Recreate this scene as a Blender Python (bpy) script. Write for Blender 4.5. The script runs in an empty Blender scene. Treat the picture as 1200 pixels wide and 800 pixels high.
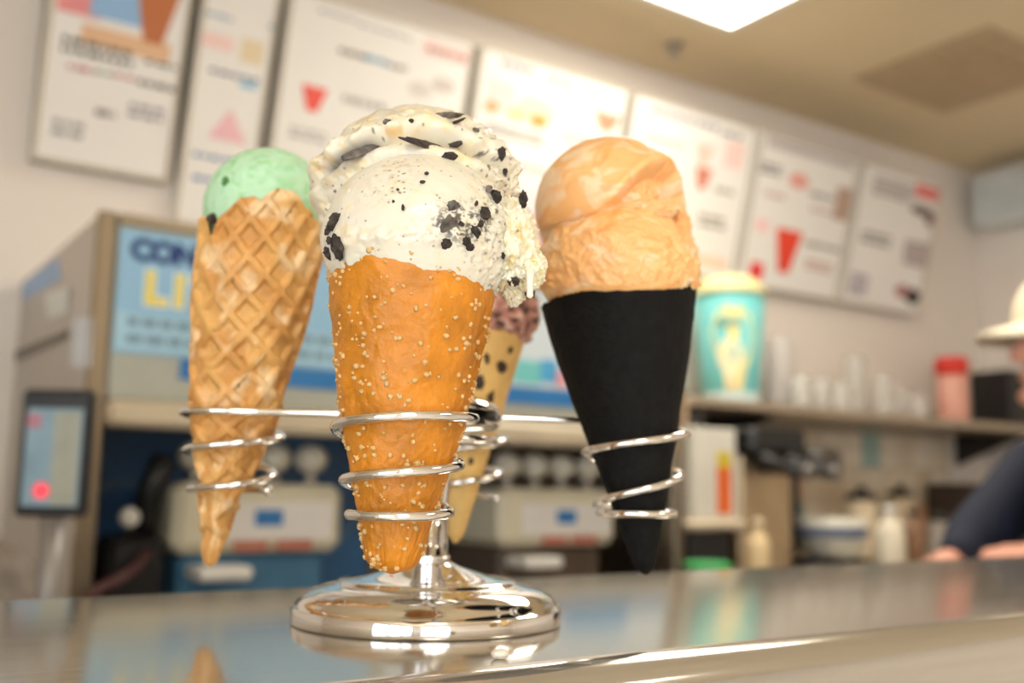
import bpy, bmesh, math, random
import numpy as np
from mathutils import Vector, Matrix

# ------------------------------------------------------------------ camera
SC = bpy.context.scene
COL = SC.collection
F = 1200.0
yaw = math.radians(55.6); pitch = math.atan(172/1200); roll = math.radians(0.92)
_f0 = np.array([math.cos(yaw), math.sin(yaw), 0]); _r0 = np.array([math.sin(yaw), -math.cos(yaw), 0]); _u0 = np.array([0, 0, 1.0])
FW = _f0*math.cos(pitch) + _u0*math.sin(pitch)
_u1 = _u0*math.cos(pitch) - _f0*math.sin(pitch)
RT = _r0*math.cos(roll) + _u1*math.sin(roll)
UP = _u1*math.cos(roll) - _r0*math.sin(roll)
CAM = np.array([0, 0, 1.30])
CT = 1.24                      # counter top height
cd = bpy.data.cameras.new('camera'); cam = bpy.data.objects.new('camera', cd); COL.objects.link(cam)
cam.matrix_world = Matrix(((RT[0], UP[0], -FW[0], CAM[0]), (RT[1], UP[1], -FW[1], CAM[1]), (RT[2], UP[2], -FW[2], CAM[2]), (0, 0, 0, 1)))
cd.sensor_width = 36; cd.lens = 36; cd.clip_start = 0.01
cd.dof.use_dof = True; cd.dof.focus_distance = 0.345; cd.dof.aperture_fstop = 7.0; cd.dof.aperture_blades = 0
SC.camera = cam

# ------------------------------------------------------------------ world, exposure
w = bpy.data.worlds.new('world'); SC.world = w; w.use_nodes = True
bg = w.node_tree.nodes['Background']; bg.inputs[0].default_value = (0.86, 0.93, 1.0, 1); bg.inputs[1].default_value = 2.7
SC.view_settings.view_transform = 'Standard'; SC.view_settings.look = 'None'
SC.view_settings.gamma = 1; SC.view_settings.use_curve_mapping = False
SC.view_settings.exposure = 0.95
LAMP = 6.0                     # ceiling panel emission

# ------------------------------------------------------------------ pixel -> place helpers
def ray(x, y): return FW*F + RT*(x-600) - UP*(y-400)
def PY(x, y, Y): r = ray(x, y); return CAM + r*(Y/r[1])
def PZ(x, y, Z): r = ray(x, y); return CAM + r*((Z-CAM[2])/r[2])
def PD(x, y, d): return CAM + ray(x, y)*(d/F)
def proj(P):
    Q = np.asarray(P, float) - CAM; d = Q@FW
    return 600+F*(Q@RT)/d, 400-F*(Q@UP)/d, d

# ------------------------------------------------------------------ noise
_rng = np.random.RandomState(7); _perm = _rng.permutation(256); _perm = np.concatenate([_perm, _perm, _perm])
_g = _rng.normal(size=(256, 3)); _g /= np.linalg.norm(_g, axis=1)[:, None]
def pn(P):
    P = np.asarray(P, float); i = np.floor(P).astype(int); f = P-i; i &= 255
    u = f*f*f*(f*(f*6-15)+10); out = np.zeros(len(P))
    for dx in (0, 1):
        for dy in (0, 1):
            for dz in (0, 1):
                h = _perm[_perm[_perm[(i[:, 0]+dx) & 255]+((i[:, 1]+dy) & 255)]+((i[:, 2]+dz) & 255)]
                d = f-np.array([dx, dy, dz]); wt = (u[:, 0] if dx else 1-u[:, 0])*(u[:, 1] if dy else 1-u[:, 1])*(u[:, 2] if dz else 1-u[:, 2])
                out += wt*np.einsum('ij,ij->i', _g[h], d)
    return out*1.5
def fbm(P, o=4, g=0.5):
    s = 0; a = 1.0
    for k in range(o): s = s+a*pn(P*2**k+17.3*k); a *= g
    return s
def ss(a, b, x): t = np.clip((x-a)/(b-a), 0, 1); return t*t*(3-2*t)

# ------------------------------------------------------------------ materials
def lin(c): return tuple(((v/255)/12.92 if v/255 <= .04045 else ((v/255+.055)/1.055)**2.4) for v in c)
MATS = {}
def mat(name, rgb, rough=.5, metal=0, var=.06, scale=12, bump=0, bscale=60, emit=0, trans=0, sss=0, coat=0, attr=None, stretch=None, ior=1.5, spec=.5, rvar=0):
    if name in MATS: return MATS[name]
    m = bpy.data.materials.new(name); m.use_nodes = True; nt = m.node_tree; N = nt.nodes; L = nt.links
    b = N['Principled BSDF']; b.inputs['Roughness'].default_value = rough; b.inputs['Metallic'].default_value = metal
    b.inputs['IOR'].default_value = ior; b.inputs['Specular IOR Level'].default_value = spec
    tc = N.new('ShaderNodeTexCoord'); mp = N.new('ShaderNodeMapping'); L.new(tc.outputs['Object'], mp.inputs[0])
    if stretch: mp.inputs['Scale'].default_value = stretch
    nz = N.new('ShaderNodeTexNoise'); nz.inputs['Scale'].default_value = scale; nz.inputs['Detail'].default_value = 5
    L.new(mp.outputs[0], nz.inputs['Vector'])
    mx = N.new('ShaderNodeMix'); mx.data_type = 'RGBA'; mx.blend_type = 'MULTIPLY'; mx.inputs[0].default_value = 1
    rp = N.new('ShaderNodeMapRange'); rp.inputs[1].default_value = .3; rp.inputs[2].default_value = .7
    rp.inputs[3].default_value = 1-var; rp.inputs[4].default_value = 1+var
    L.new(nz.outputs['Fac'], rp.inputs[0]); L.new(rp.outputs[0], mx.inputs['B'])
    c = lin(rgb)
    if attr:
        at = N.new('ShaderNodeAttribute'); at.attribute_name = attr; L.new(at.outputs['Color'], mx.inputs['A'])
    else: mx.inputs['A'].default_value = (*c, 1)
    L.new(mx.outputs['Result'], b.inputs['Base Color'])
    if rvar:
        r2 = N.new('ShaderNodeMapRange'); r2.inputs[1].default_value = .3; r2.inputs[2].default_value = .7
        r2.inputs[3].default_value = max(0, rough-rvar); r2.inputs[4].default_value = rough+rvar
        L.new(nz.outputs['Fac'], r2.inputs[0]); L.new(r2.outputs[0], b.inputs['Roughness'])
    if bump:
        n2 = N.new('ShaderNodeTexNoise'); n2.inputs['Scale'].default_value = bscale; n2.inputs['Detail'].default_value = 4
        L.new(mp.outputs[0], n2.inputs['Vector'])
        bp = N.new('ShaderNodeBump'); bp.inputs['Strength'].default_value = bump; bp.inputs['Distance'].default_value = .002
        L.new(n2.outputs['Fac'], bp.inputs['Height']); L.new(bp.outputs[0], b.inputs['Normal'])
    if emit:
        b.inputs['Emission Color'].default_value = (*c, 1); b.inputs['Emission Strength'].default_value = emit
    if trans: b.inputs['Transmission Weight'].default_value = trans
    if sss:
        b.inputs['Subsurface Weight'].default_value = sss; b.inputs['Subsurface Radius'].default_value = (1, .6, .35); b.inputs['Subsurface Scale'].default_value = .004
    if coat:
        b.inputs['Coat Weight'].default_value = coat; b.inputs['Coat Roughness'].default_value = .12
    MATS[name] = m; return m

# ------------------------------------------------------------------ mesh helpers
class MB:
    def __init__(s): s.v = []; s.f = []; s.m = []; s.mi = 0
    def add(s, v, f):
        o = len(s.v); s.v += [tuple(map(float, p)) for p in v]; s.f += [tuple(i+o for i in q) for q in f]; s.m += [s.mi]*len(f); return s
    def box(s, lo, hi, b=.004, M=None):
        lo = np.array(lo, float); hi = np.array(hi, float); b = min(b, .45*float(min(hi-lo)))
        vs = []; key = {}
        for sx in (0, 1):
            for sy in (0, 1):
                for sz in (0, 1):
                    c = [(lo, hi)[k][i] for i, k in enumerate((sx, sy, sz))]
                    ins = [(1, -1)[k]*b for k in (sx, sy, sz)]
                    for ax in range(3):
                        p = [c[i] if i == ax else c[i]+ins[i] for i in range(3)]
                        key[(sx, sy, sz, ax)] = len(vs); vs.append(p)
        fs = []; cen = (lo+hi)/2
        C = [(x, y, z) for x in (0, 1) for y in (0, 1) for z in (0, 1)]
        for ax in range(3):
            o = [i for i in range(3) if i != ax]
            for k in (0, 1):
                q = []
                for (p, r) in ((0, 0), (1, 0), (1, 1), (0, 1)):
                    cc = [0, 0, 0]; cc[ax] = k; cc[o[0]] = p; cc[o[1]] = r; q.append(key[(*cc, ax)])
                fs.append(q)
        for ax in range(3):
            o = [i for i in range(3) if i != ax]
            for p in (0, 1):
                for r in (0, 1):
                    a = [0, 0, 0]; a[o[0]] = p; a[o[1]] = r; d = list(a); d[ax] = 1
                    fs.append([key[(*a, o[0])], key[(*d, o[0])], key[(*d, o[1])], key[(*a, o[1])]])
        for c in C: fs.append([key[(*c, i)] for i in range(3)])
        A = np.array(vs)
        for i, q in enumerate(fs):
            p = A[q]; n = np.cross(p[1]-p[0], p[2]-p[0])
            if n@(p.mean(0)-cen) < 0: fs[i] = q[::-1]
        if M is not None: vs = [tuple(M@Vector(p)) for p in vs]
        return s.add(vs, fs)
    def rings(s, rings, cap0=True, cap1=True, closed=True):
        n = len(rings[0]); v = [p for r in rings for p in r]; f = []
        for i in range(len(rings)-1):
            for j in range(n if closed else n-1):
                k = (j+1) % n; f.append((i*n+j, i*n+k, (i+1)*n+k, (i+1)*n+j))
        if cap0: f.append(tuple(range(n))[::-1])
        if cap1: f.append(tuple(range((len(rings)-1)*n, len(rings)*n)))
        return s.add(v, f)
    def lathe(s, prof, c=(0, 0, 0), n=32, M=None, cap0=True, cap1=True):
        R = []
        for r, z in prof:
            ring = [(r*math.cos(2*math.pi*j/n)+c[0], r*math.sin(2*math.pi*j/n)+c[1], z+c[2]) for j in range(n)]
            if M is not None: ring = [tuple(M@Vector(p)) for p in ring]
            R.append(ring)
        return s.rings(R, cap0, cap1)
    def tube(s, pts, r, n=10, cap=True):
        P = np.array(pts, float); m = len(P); rr = np.full(m, r) if np.isscalar(r) else np.array(r, float)
        T = np.gradient(P, axis=0); T /= np.linalg.norm(T, axis=1)[:, None]
        a = np.array([0, 0, 1.0]) if abs(T[0][2]) < .9 else np.array([1.0, 0, 0])
        nrm = np.cross(T[0], a); nrm /= np.linalg.norm(nrm); R = []
        for i in range(m):
            nrm = nrm-T[i]*(nrm@T[i]); nrm /= np.linalg.norm(nrm); bn = np.cross(T[i], nrm)
            R.append([P[i]+rr[i]*(math.cos(2*math.pi*j/n)*nrm+math.sin(2*math.pi*j/n)*bn) for j in range(n)])
        return s.rings(R, cap, cap)
    def ball(s, c, r, n=16, k=10):
        r = (r, r, r) if np.isscalar(r) else r; R = []
        for i in range(k+1):
            t = math.pi*(i/k-.5); t = max(-1.5, min(1.5, t)); 
            R.append([(c[0]+r[0]*math.cos(t)*math.cos(2*math.pi*j/n), c[1]+r[1]*math.cos(t)*math.sin(2*math.pi*j/n), c[2]+r[2]*math.sin(t)) for j in range(n)])
        return s.rings(R)
    def prism(s, poly, axis_vec):
        a = np.array(poly, float); d = np.array(axis_vec, float); n = len(a)
        f = [tuple(range(n))[::-1], tuple(range(n, 2*n))]+[(i, (i+1) % n, (i+1) % n+n, i+n) for i in range(n)]
        return s.add(list(a)+list(a+d), f)
    def build(s, name, m, parent=None, smooth=False):
        return mkobj(name, s.v, s.f, m, parent, smooth, s.m)

def root_of(o):
    while o.parent: o = o.parent
    return o
def mkobj(name, v, f, m, parent=None, smooth=False, mi=None, cols=None):
    if parent is not None:
        I = np.array(root_of(parent).matrix_basis.inverted()); A = np.asarray(v, float); v = A@I[:3, :3].T+I[:3, 3]
    me = bpy.data.meshes.new(name); me.from_pydata([tuple(p) for p in np.asarray(v, float).tolist()], [], f if isinstance(f, list) else f.tolist())
    for q in (m if isinstance(m, (list, tuple)) else [m]): me.materials.append(q)
    if mi is not None and any(mi): me.polygons.foreach_set('material_index', mi)
    if smooth: me.polygons.foreach_set('use_smooth', [True]*len(me.polygons))
    if cols is not None:
        ca = me.color_attributes.new('Col', 'FLOAT_COLOR', 'POINT'); ca.data.foreach_set('color', np.c_[cols, np.ones(len(cols))].astype(np.float32).ravel())
    me.update()
    if smooth == 'auto': me.set_sharp_from_angle(angle=math.radians(35))
    o = bpy.data.objects.new(name, me); COL.objects.link(o)
    if parent is not None: o.parent = parent
    return o
def tag(o, label=None, cat=None, group=None, kind=None):
    if label: o['label'] = label
    if cat: o['category'] = cat
    if group: o['group'] = group
    if kind: o['kind'] = kind
    return o
def thing(name, label, cat, loc, group=None, M=None):
    o = bpy.data.objects.new(name, None); COL.objects.link(o); o.empty_display_size = .02
    if M is None: o.location = tuple(map(float, loc)); o.matrix_basis = Matrix.Translation(Vector(tuple(map(float, loc))))
    else: o.matrix_basis = M
    return tag(o, label, cat, group)
def B(name, lo, hi, m, parent=None, b=.004): return MB().box(lo, hi, b).build(name, m, parent)
def text_mesh(txt, size, M, bold=.0, ext=.0005, space=1.0):
    cu = bpy.data.curves.new('t', 'FONT'); cu.body = txt; cu.size = size; cu.extrude = ext; cu.offset = bold; cu.resolution_u = 4; cu.space_character = space
    o = bpy.data.objects.new('t', cu); COL.objects.link(o); dg = bpy.context.evaluated_depsgraph_get()
    me = bpy.data.meshes.new_from_object(o.evaluated_get(dg)); bpy.data.objects.remove(o)
    v = [tuple(M@p.co) for p in me.vertices]; f = [tuple(p.vertices) for p in me.polygons]; bpy.data.meshes.remove(me)
    return v, f

# ------------------------------------------------------------------ common materials
STEEL = mat('stainless', (196, 192, 186), .22, 1, .05, 6, stretch=(1, 30, 30), rvar=.06)
STEEL_D = mat('stainless_panel', (186, 180, 172), .32, 1, .05, 5, stretch=(20, 20, 1), rvar=.06)
CHROME = mat('chrome', (232, 230, 228), .045, 1, .02, 30)
WHITE = mat('white_plastic', (236, 234, 228), .4)
CREAM = mat('cream_plastic', (226, 218, 192), .4)
BLACK = mat('black_plastic', (22, 22, 24), .4)
DARK = mat('dark_metal', (60, 56, 52), .4, .6)
RED = mat('red_plastic', (236, 60, 48), .4)
WALLM = mat('wall_paint', (238, 228, 218), .75, var=.02, scale=3, bump=.1, bscale=80)
CEILM = mat('ceiling_paint', (232, 212, 176), .85, var=.03, scale=3, bump=.1, bscale=60)

# ================================================================== THE SETTING
D = 2.27; XR = 3.82; XL = -2.6; YF = -3.2; H = 2.60
def S(name, lo, hi, m, b=.002): return tag(B(name, lo, hi, m, None, b), kind='structure')
floor = S('floor', (XL, YF, -.1), (XR, D, 0), mat('floor_tile', (224, 220, 212), .35, var=.1, scale=4))
S('ceiling', (XL-.1, YF-.1, H), (XR+.1, D+.1, H+.1), CEILM)
S('wall_back', (XL-.1, D, 0), (XR+.1, D+.1, H), WALLM)
S('wall_right', (XR, YF, 0), (XR+.1, D, H), WALLM)
lw = MB()
lw.box((XL-.1, YF, 0), (XL, D, .5)); lw.box((XL-.1, YF, 2.35), (XL, D, H)); lw.box((XL-.1, -.4, .5), (XL, D, 2.35)); lw.box((XL-.1, YF, .5), (XL, -2.9, 2.35))
tag(lw.build('wall_left', WALLM), kind='structure')
fw = MB()
fw.box((XL, YF-.1, 0), (XR, YF, .5)); fw.box((XL, YF-.1, 2.35), (XR, YF, H)); fw.box((-.45, YF-.1, .5), (XR, YF, 2.35)); fw.box((XL, YF-.1, .5), (-2.3, YF, 2.35))
tag(fw.build('wall_front', WALLM), kind='structure')
wn = thing('window_front_offscreen', None, None, (-.2, YF-.05, .5)); wn['kind'] = 'structure'
for x in (-2.3, -1.4, -.5): B('window_mullion', (x, YF-.08, .5), (x+.05, YF-.02, 2.35), DARK, wn)
for z in (.5, 1.75, 2.30): B('window_rail', (-2.3, YF-.075, z), (-.45, YF-.025, z+.05), DARK, wn)
wn = thing('window_left_offscreen', None, None, (XL-.05, -1.6, .5)); wn['kind'] = 'structure'
for y in (-2.9, -2.08, -1.26, -.45): B('window_mullion', (XL-.08, y, .5), (XL-.02, y+.05, 2.35), DARK, wn)
for z in (.5, 1.75, 2.30): B('window_rail', (XL-.075, -2.9, z), (XL-.025, -.4, z+.05), DARK, wn)

# ceiling light panels (real lamps of the room)
def light_panel(x0, y0, x1, y1, label, name='ceiling_light'):
    t = thing(name, label, 'light', ((x0+x1)/2, (y0+y1)/2, H-.012), 'square ceiling light panels')
    fr = MB(); e = .03
    for a, b_ in (((x0, y0), (x1, y0+e)), ((x0, y1-e), (x1, y1)), ((x0, y0+e), (x0+e, y1-e)), ((x1-e, y0+e), (x1, y1-e))): fr.box((*a, H-.012), (*b_, H-.0005), .002)
    fr.build('frame', mat('light_frame', (238, 232, 220), .5), t)
    MB().add([(x0+e, y0+e, H-.006), (x0+e, y1-e, H-.006), (x1-e, y1-e, H-.006), (x1-e, y0+e, H-.006)], [(0, 1, 2, 3)]).build('diffuser', mat('lamp_diffuser', (255, 247, 232), .5, var=0, emit=LAMP), t)
light_panel(1.45, .72, 2.06, 1.935, 'glowing white ceiling panel above the menu boards beside the sprinkler')
light_panel(1.45, -2.2, 2.06, -.98, 'glowing white ceiling panel on the customer side by the right wall', 'ceiling_light_offscreen')
light_panel(-.9, -2.2, -.29, -.98, 'glowing white ceiling panel on the customer side by the left wall', 'ceiling_light_offscreen')
t = thing('ceiling_vent', 'brown square ceiling panel set in the beige ceiling', 'vent', (2.85, 1.7, H-.01))
VM = mat('vent_panel', (196, 172, 138), .7)
B('plate', (2.61, 1.48, H-.010), (3.10, 1.94, H-.0005), VM, t)
for k in range(7): B('slat', (2.65, 1.52+k*.056, H-.017), (3.06, 1.545+k*.056, H-.0102), VM, t, .002)
sp = PZ(790, 52, H); t = thing('sprinkler_head', 'small round sprinkler head on the ceiling', 'sprinkler', (sp[0], sp[1], H))
MB().lathe([(.03, -.001), (.03, -.006), (.012, -.010), (.010, -.03)], (sp[0], sp[1], H), 20).build('base', STEEL_D, t, True)
MB().lathe([(.018, -.031), (.018, -.034)], (sp[0], sp[1], H), 20).build('deflector', STEEL_D, t)
t = thing('ventilation_box', 'pale blue-grey box mounted high on the right-hand wall', 'box', (XR, 1.9, 2.34))
AC = mat('pale_blue_box', (218, 224, 222), .5)
B('housing', (XR-.13, 1.45, 2.34), (XR-.001, 2.21, 2.535), AC, t, .012)
for k in range(4): B('louver', (XR-.142, 1.5, 2.37+k*.03), (XR-.1302, 2.17, 2.385+k*.03), AC, t, .002)

# ================================================================== MENU BOARDS
BZ0, BZ1 = 1.30+.655, 1.30+1.13; BY0, BY1 = 2.235, 2.115
PRINT = {}
def pm(rgb): return mat('print_%d_%d_%d' % rgb, rgb, .5, var=.03)
bd = np.array([0, BY1-BY0, BZ1-BZ0]); BLEN = np.linalg.norm(bd); bd = bd/BLEN; bn = np.array([0, -bd[2], bd[1]])   # up along board, outward normal
def on_board(px, py):
    r = ray(px, py); p0 = np.array([0, BY0, BZ0]); k = ((p0-CAM)@bn)/(r@bn); q = CAM+r*k
    return q[0], (q-p0)@bd
def menu_board(x0, x1, label, art, z_drop=0.0, thick=.02):
    t = thing('menu_board', label, 'menu board', ((x0+x1)/2, BY0, BZ0), 'tilted menu boards along the wall')
    g = .012; a = np.array([0, BY0, BZ0])-bd*z_drop; c = np.array([0, BY1, BZ1])
    # wedge-shaped light box behind the face
    back = [np.array([0, D-.002, a[2]]), np.array([0, D-.002, c[2]])]
    P = [(x0+g, *(a-bn*thick)[1:]), (x0+g, *(c-bn*thick)[1:]), (x0+g, *back[1][1:]), (x0+g, *back[0][1:])]
    MB().prism(P, (x1-x0-2*g, 0, 0)).build('box_body', mat('board_box', (176, 170, 156), .6), t)
    Q = [(x0+g, *a[1:]), (x0+g, *c[1:]), (x0+g, *(c-bn*thick*.98)[1:]), (x0+g, *(a-bn*thick*.98)[1:])]
    MB().prism(Q, (x1-x0-2*g, 0, 0)).build('face_panel', mat('board_white', (243, 239, 233), .45, var=.01), t)
    fr = MB()
    def quad(xa, va, xb, vb, off):
        p = lambda x, v: np.array([x, BY0, BZ0])+bd*v+bn*off
        lo = [p(xa, va), p(xb, va), p(xb, vb), p(xa, vb)]
        return lo
    for (xa, va, xb, vb) in ((x0+g, -z_drop, x0+g+.007, BLEN), (x1-g-.007, -z_drop, x1-g, BLEN), (x0+g+.007, -z_drop, x1-g-.007, -z_drop+.007), (x0+g+.007, BLEN-.007, x1-g-.007, BLEN)):
        fr.prism(quad(xa, va, xb, vb, .0003), bn*.004)
    fr.build('frame', mat('board_frame', (206, 196, 178), .4, .3), t)
    rg = random.Random(int(x0*100)); xlo, xhi = x0+g+.009, x1-g-.009; vhi = BLEN-.009
    for k, e in enumerate(art):
        kind, xa, ya, xb, yb, rgb = e
        X0, V0 = on_board(xa, ya); X1, V1 = on_board(xb, yb); off = .0012+k*.00004
        if V0 < V1: V0, V1 = V0+.02, V0-.02
        X0 = max(X0, xlo); X1 = min(X1, xhi); V0 = min(V0, vhi); V1 = max(V1, -z_drop+.009)
        if X1-X0 < .004 or V0-V1 < .004: continue
        m = pm(tuple(int(c_*.84) for c_ in rgb)) if kind == 'rows' else pm(rgb)
        am = MB(); nmz = 'picture'
        if kind == 'r': am.add(quad(X0, V1, X1, V0, off), [(0, 1, 2, 3)])
        elif kind == 'rows':                      # rows of small print, too fine to read
            h = V0-V1; n = max(1, int(round(h/.019))); rh = h/n
            for i in range(n):
                x = X0
                while x < X1-.004:
                    wd = rg.uniform(.008, .03); wd = min(wd, X1-x); am.add(quad(x, V1+rh*(i+.22), x+wd, V1+rh*(i+.8), off), [(0, 1, 2, 3)]); x += wd+.006; nmz = 'small_print'
        elif kind == 'tri':
            p = quad(X0, V1, X1, V0, off); am.add([p[0], p[1], (p[2]+p[3])/2], [(0, 1, 2)])
        elif kind == 'cone':
            p = quad(X0, V1, X1, V0, off); md = (p[0]+p[1])/2; am.add([md-(p[1]-p[0])*.2, md+(p[1]-p[0])*.2, p[2], p[3]], [(0, 1, 2, 3)])
        elif kind == 'oval':
            p = quad(X0, V1, X1, V0, off); cc = (p[0]+p[2])/2; e1 = (p[1]-p[0])/2; e2 = (p[3]-p[0])/2
            am.add([cc+e1*math.cos(i*math.pi/8)+e2*math.sin(i*math.pi/8) for i in range(16)], [tuple(range(16))])
        ob = am.build(nmz, m, t)
        if nmz == 'small_print': ob['kind'] = 'stuff'
    return t
GR = (150, 146, 142); BK = (70, 66, 64); PK = (246, 190, 186); NV = (84, 92, 140); BL = (70, 140, 205)
menu_board(.315, .615, 'white menu board above the steel hood with a brown waffle cone picture', [
    ('r', 72, -40, 118, 24, (236, 150, 150)), ('r', 112, -40, 184, 38, (150, 190, 228)), ('r', 95, 38, 200, 58, (232, 190, 150)), ('cone', 160, -30, 206, 58, (196, 116, 70)),
    ('rows', 72, 50, 156, 70, (96, 90, 84)), ('rows', 170, 68, 210, 84, BK), ('rows', 80, 72, 112, 90, (240, 160, 160)), ('rows', 112, 80, 134, 92, (150, 190, 160)), ('rows', 134, 84, 156, 96, (240, 130, 140)),
    ('rows', 162, 90, 210, 112, (120, 114, 108)), ('rows', 62, 136, 96, 166, (196, 196, 192)), ('rows', 112, 124, 134, 142, (176, 166, 160)), ('rows', 152, 118, 190, 146, (190, 180, 190))])
menu_board(.615, .81, 'white poster panel hanging lower than its neighbour with a pink triangle', [
    ('rows', 236, 10, 272, 26, (130, 186, 220)), ('rows', 316, 26, 338, 42, (150, 196, 220)), ('r', 232, 34, 272, 62, (250, 216, 208)), ('r', 284, 44, 306, 78, (236, 216, 180)),
    ('rows', 246, 78, 306, 100, NV), ('r', 282, 94, 300, 106, (150, 200, 226)), ('tri', 248, 122, 288, 170, (246, 196, 202)), ('rows', 226, 176, 276, 194, BL), ('rows', 226, 203, 270, 220, BL)], z_drop=.085)
menu_board(.81, 1.33, 'white menu board with a red forked shape and a blue word in its text', [
    ('rows', 374, 10, 416, 26, (120, 118, 140)), ('rows', 418, 26, 482, 48, (120, 118, 140)), ('r', 498, 44, 548, 78, (250, 214, 206)), ('rows', 502, 52, 546, 74, (176, 130, 126)),
    ('rows', 398, 54, 428, 72, (130, 122, 96)), ('rows', 428, 62, 456, 80, (130, 196, 226)), ('rows', 456, 72, 476, 86, (130, 122, 96)), ('cone', 354, 98, 380, 134, (244, 96, 84)), ('rows', 402, 108, 452, 134, (214, 208, 200)),
    ('oval', 480, 92, 504, 118, (222, 212, 204)), ('oval', 508, 88, 532, 112, (210, 198, 190)), ('rows', 340, 146, 380, 170, (222, 218, 214)), ('oval', 430, 150, 460, 190, (236, 190, 190))])
menu_board(1.33, 1.85, 'white menu board with orange and green fruit pictures and a small brown cone', [
    ('rows', 588, 68, 628, 90, (140, 136, 150)), ('rows', 640, 86, 672, 106, (140, 136, 150)), ('rows', 684, 100, 722, 120, (150, 146, 156)), ('r', 574, 92, 600, 130, (250, 220, 212)), ('oval', 608, 108, 650, 150, (214, 220, 196)),
    ('oval', 568, 116, 584, 134, (246, 170, 110)), ('oval', 622, 132, 640, 152, (250, 160, 60)), ('oval', 594, 124, 616, 144, (250, 216, 160)), ('rows', 570, 142, 636, 172, (170, 166, 150)), ('cone', 696, 128, 726, 158, (214, 150, 120)),
    ('rows', 606, 190, 640, 206, (190, 186, 180)), ('rows', 660, 150, 690, 176, (228, 222, 220)), ('r', 590, 215, 660, 250, (250, 226, 226))])
menu_board(1.85, 2.38, 'white menu board with a slim rust-coloured drink picture', [
    ('rows', 762, 122, 842, 156, (156, 148, 164)), ('rows', 846, 150, 868, 166, (150, 144, 156)), ('rows', 754, 154, 802, 176, (196, 194, 186)), ('cone', 816, 166, 834, 196, (246, 206, 190)), ('cone', 815, 194, 831, 224, (214, 130, 106)), ('r', 852, 164, 868, 200, (252, 216, 208)),
    ('rows', 838, 216, 860, 232, (196, 190, 170)), ('rows', 820, 248, 848, 272, (160, 152, 136)), ('r', 808, 296, 850, 316, (250, 216, 190))])
menu_board(2.38, 2.885, 'white menu board with a bright red cone picture low down', [
    ('rows', 902, 160, 998, 200, (176, 150, 156)), ('rows', 892, 188, 914, 208, BK), ('oval', 926, 200, 946, 224, (240, 170, 156)), ('rows', 950, 222, 976, 238, GR), ('rows', 896, 222, 920, 236, (240, 190, 180)), ('rows', 950, 240, 980, 256, (244, 206, 196)),
    ('cone', 910, 266, 932, 322, (240, 70, 44)), ('r', 880, 306, 892, 328, (240, 56, 60)), ('rows', 944, 280, 984, 298, (170, 160, 144)), ('rows', 944, 302, 974, 322, (244, 190, 176)), ('r', 886, 254, 900, 274, (252, 214, 210)), ('r', 982, 218, 1000, 262, (190, 160, 140))])
menu_board(2.885, 3.36, 'white menu board at the corner end with red and black pictures on its right', [
    ('rows', 1026, 204, 1068, 240, (176, 160, 156)), ('r', 1074, 214, 1100, 238, (236, 130, 126)), ('oval', 1068, 238, 1092, 256, (110, 84, 84)), ('oval', 1086, 248, 1106, 270, (120, 76, 76)), ('rows', 1010, 268, 1042, 292, (150, 146, 138)),
    ('rows', 1062, 280, 1088, 316, (150, 90, 104)), ('rows', 998, 318, 1014, 348, (150, 126, 170)), ('oval', 1062, 336, 1084, 360, (30, 24, 26)), ('oval', 1050, 332, 1064, 350, (180, 120, 120))])

# ================================================================== FRONT COUNTER
CB = .583; CF = .286
t = thing('serving_counter', 'long polished steel serving counter under the cone stand', 'counter', (1.2, .43, 0))
prof = [(CB, CT-.03), (CB, CT-.003), (CB-.003, CT), (CF+.016, CT)]
for k in range(1, 9): a = k*math.pi/16; prof.append((CF+.016-.016*math.sin(a), CT-.016+.016*math.cos(a)))
prof += [(CF, CT-.05), (CF+.004, CT-.05), (CF+.004, CT-.03)]
X0, X1 = -1.5, 3.2
MB().rings([[(X0, y, z) for y, z in prof], [(X1, y, z) for y, z in prof]]).build('top', mat('counter_steel', (196, 191, 182), .13, .75, .04, 5, stretch=(1.5, 60, 60), rvar=.03, bump=.006, bscale=40), t, 'auto')
B('front_panel', (X0+.02, CF+.03, .1), (X1-.02, CB-.02, CT-.0301), STEEL_D, t)
B('kick_plate', (X0+.02, CF+.08, 0), (X1-.02, CB-.04, .0999), DARK, t)

# ================================================================== BACK BAR, HOOD, SHELF
BC = 1.02
t = thing('back_counter', 'long low work counter against the back wall below the hood and shelf', 'counter', (1.2, 1.9, 0))
B('worktop', (-1.6, 1.52, BC-.04), (3.78, D-.002, BC), STEEL, t)
for k in range(9): B('door', (-1.58+k*.595, 1.565, .12), (-1.58+k*.595+.585, 1.579, BC-.0405), STEEL_D, t)
B('carcass', (-1.58, 1.58, .1), (3.77, D-.004, BC-.0402), STEEL_D, t)
B('plinth', (-1.56, 1.62, 0), (3.75, D-.004, .0999), DARK, t)

HX0, HX1, HY = .335, 1.545, 1.60
HZ1 = 1.30+.405; HZ0 = 1.30+.083
t = thing('steel_hood_unit', 'stainless steel hooded dispensing unit with blue posters on its front', 'hood', ((HX0+HX1)/2, 1.9, BC))
B('side_panel', (HX0, HY+.012, BC+.001), (HX0+.02, D-.003, HZ1), STEEL_D, t)
B('side_panel', (HX1-.02, HY+.012, BC+.001), (HX1, D-.003, HZ1), STEEL_D, t)
B('corner_post', (HX0-.002, HY, BC+.001), (HX0+.028, HY+.0118, HZ1+.004), mat('post_steel', (150, 136, 116), .35, .9), t)
B('corner_post', (HX1-.028, HY, BC+.001), (HX1+.002, HY+.0118, HZ1+.004), mat('post_steel', (150, 136, 116), .35, .9), t)
B('header_panel', (HX0+.0285, HY+.004, 1.30+.123), (HX1-.0285, HY+.016, HZ1), mat('header_grey', (176, 178, 166), .4, .2), t)
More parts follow.
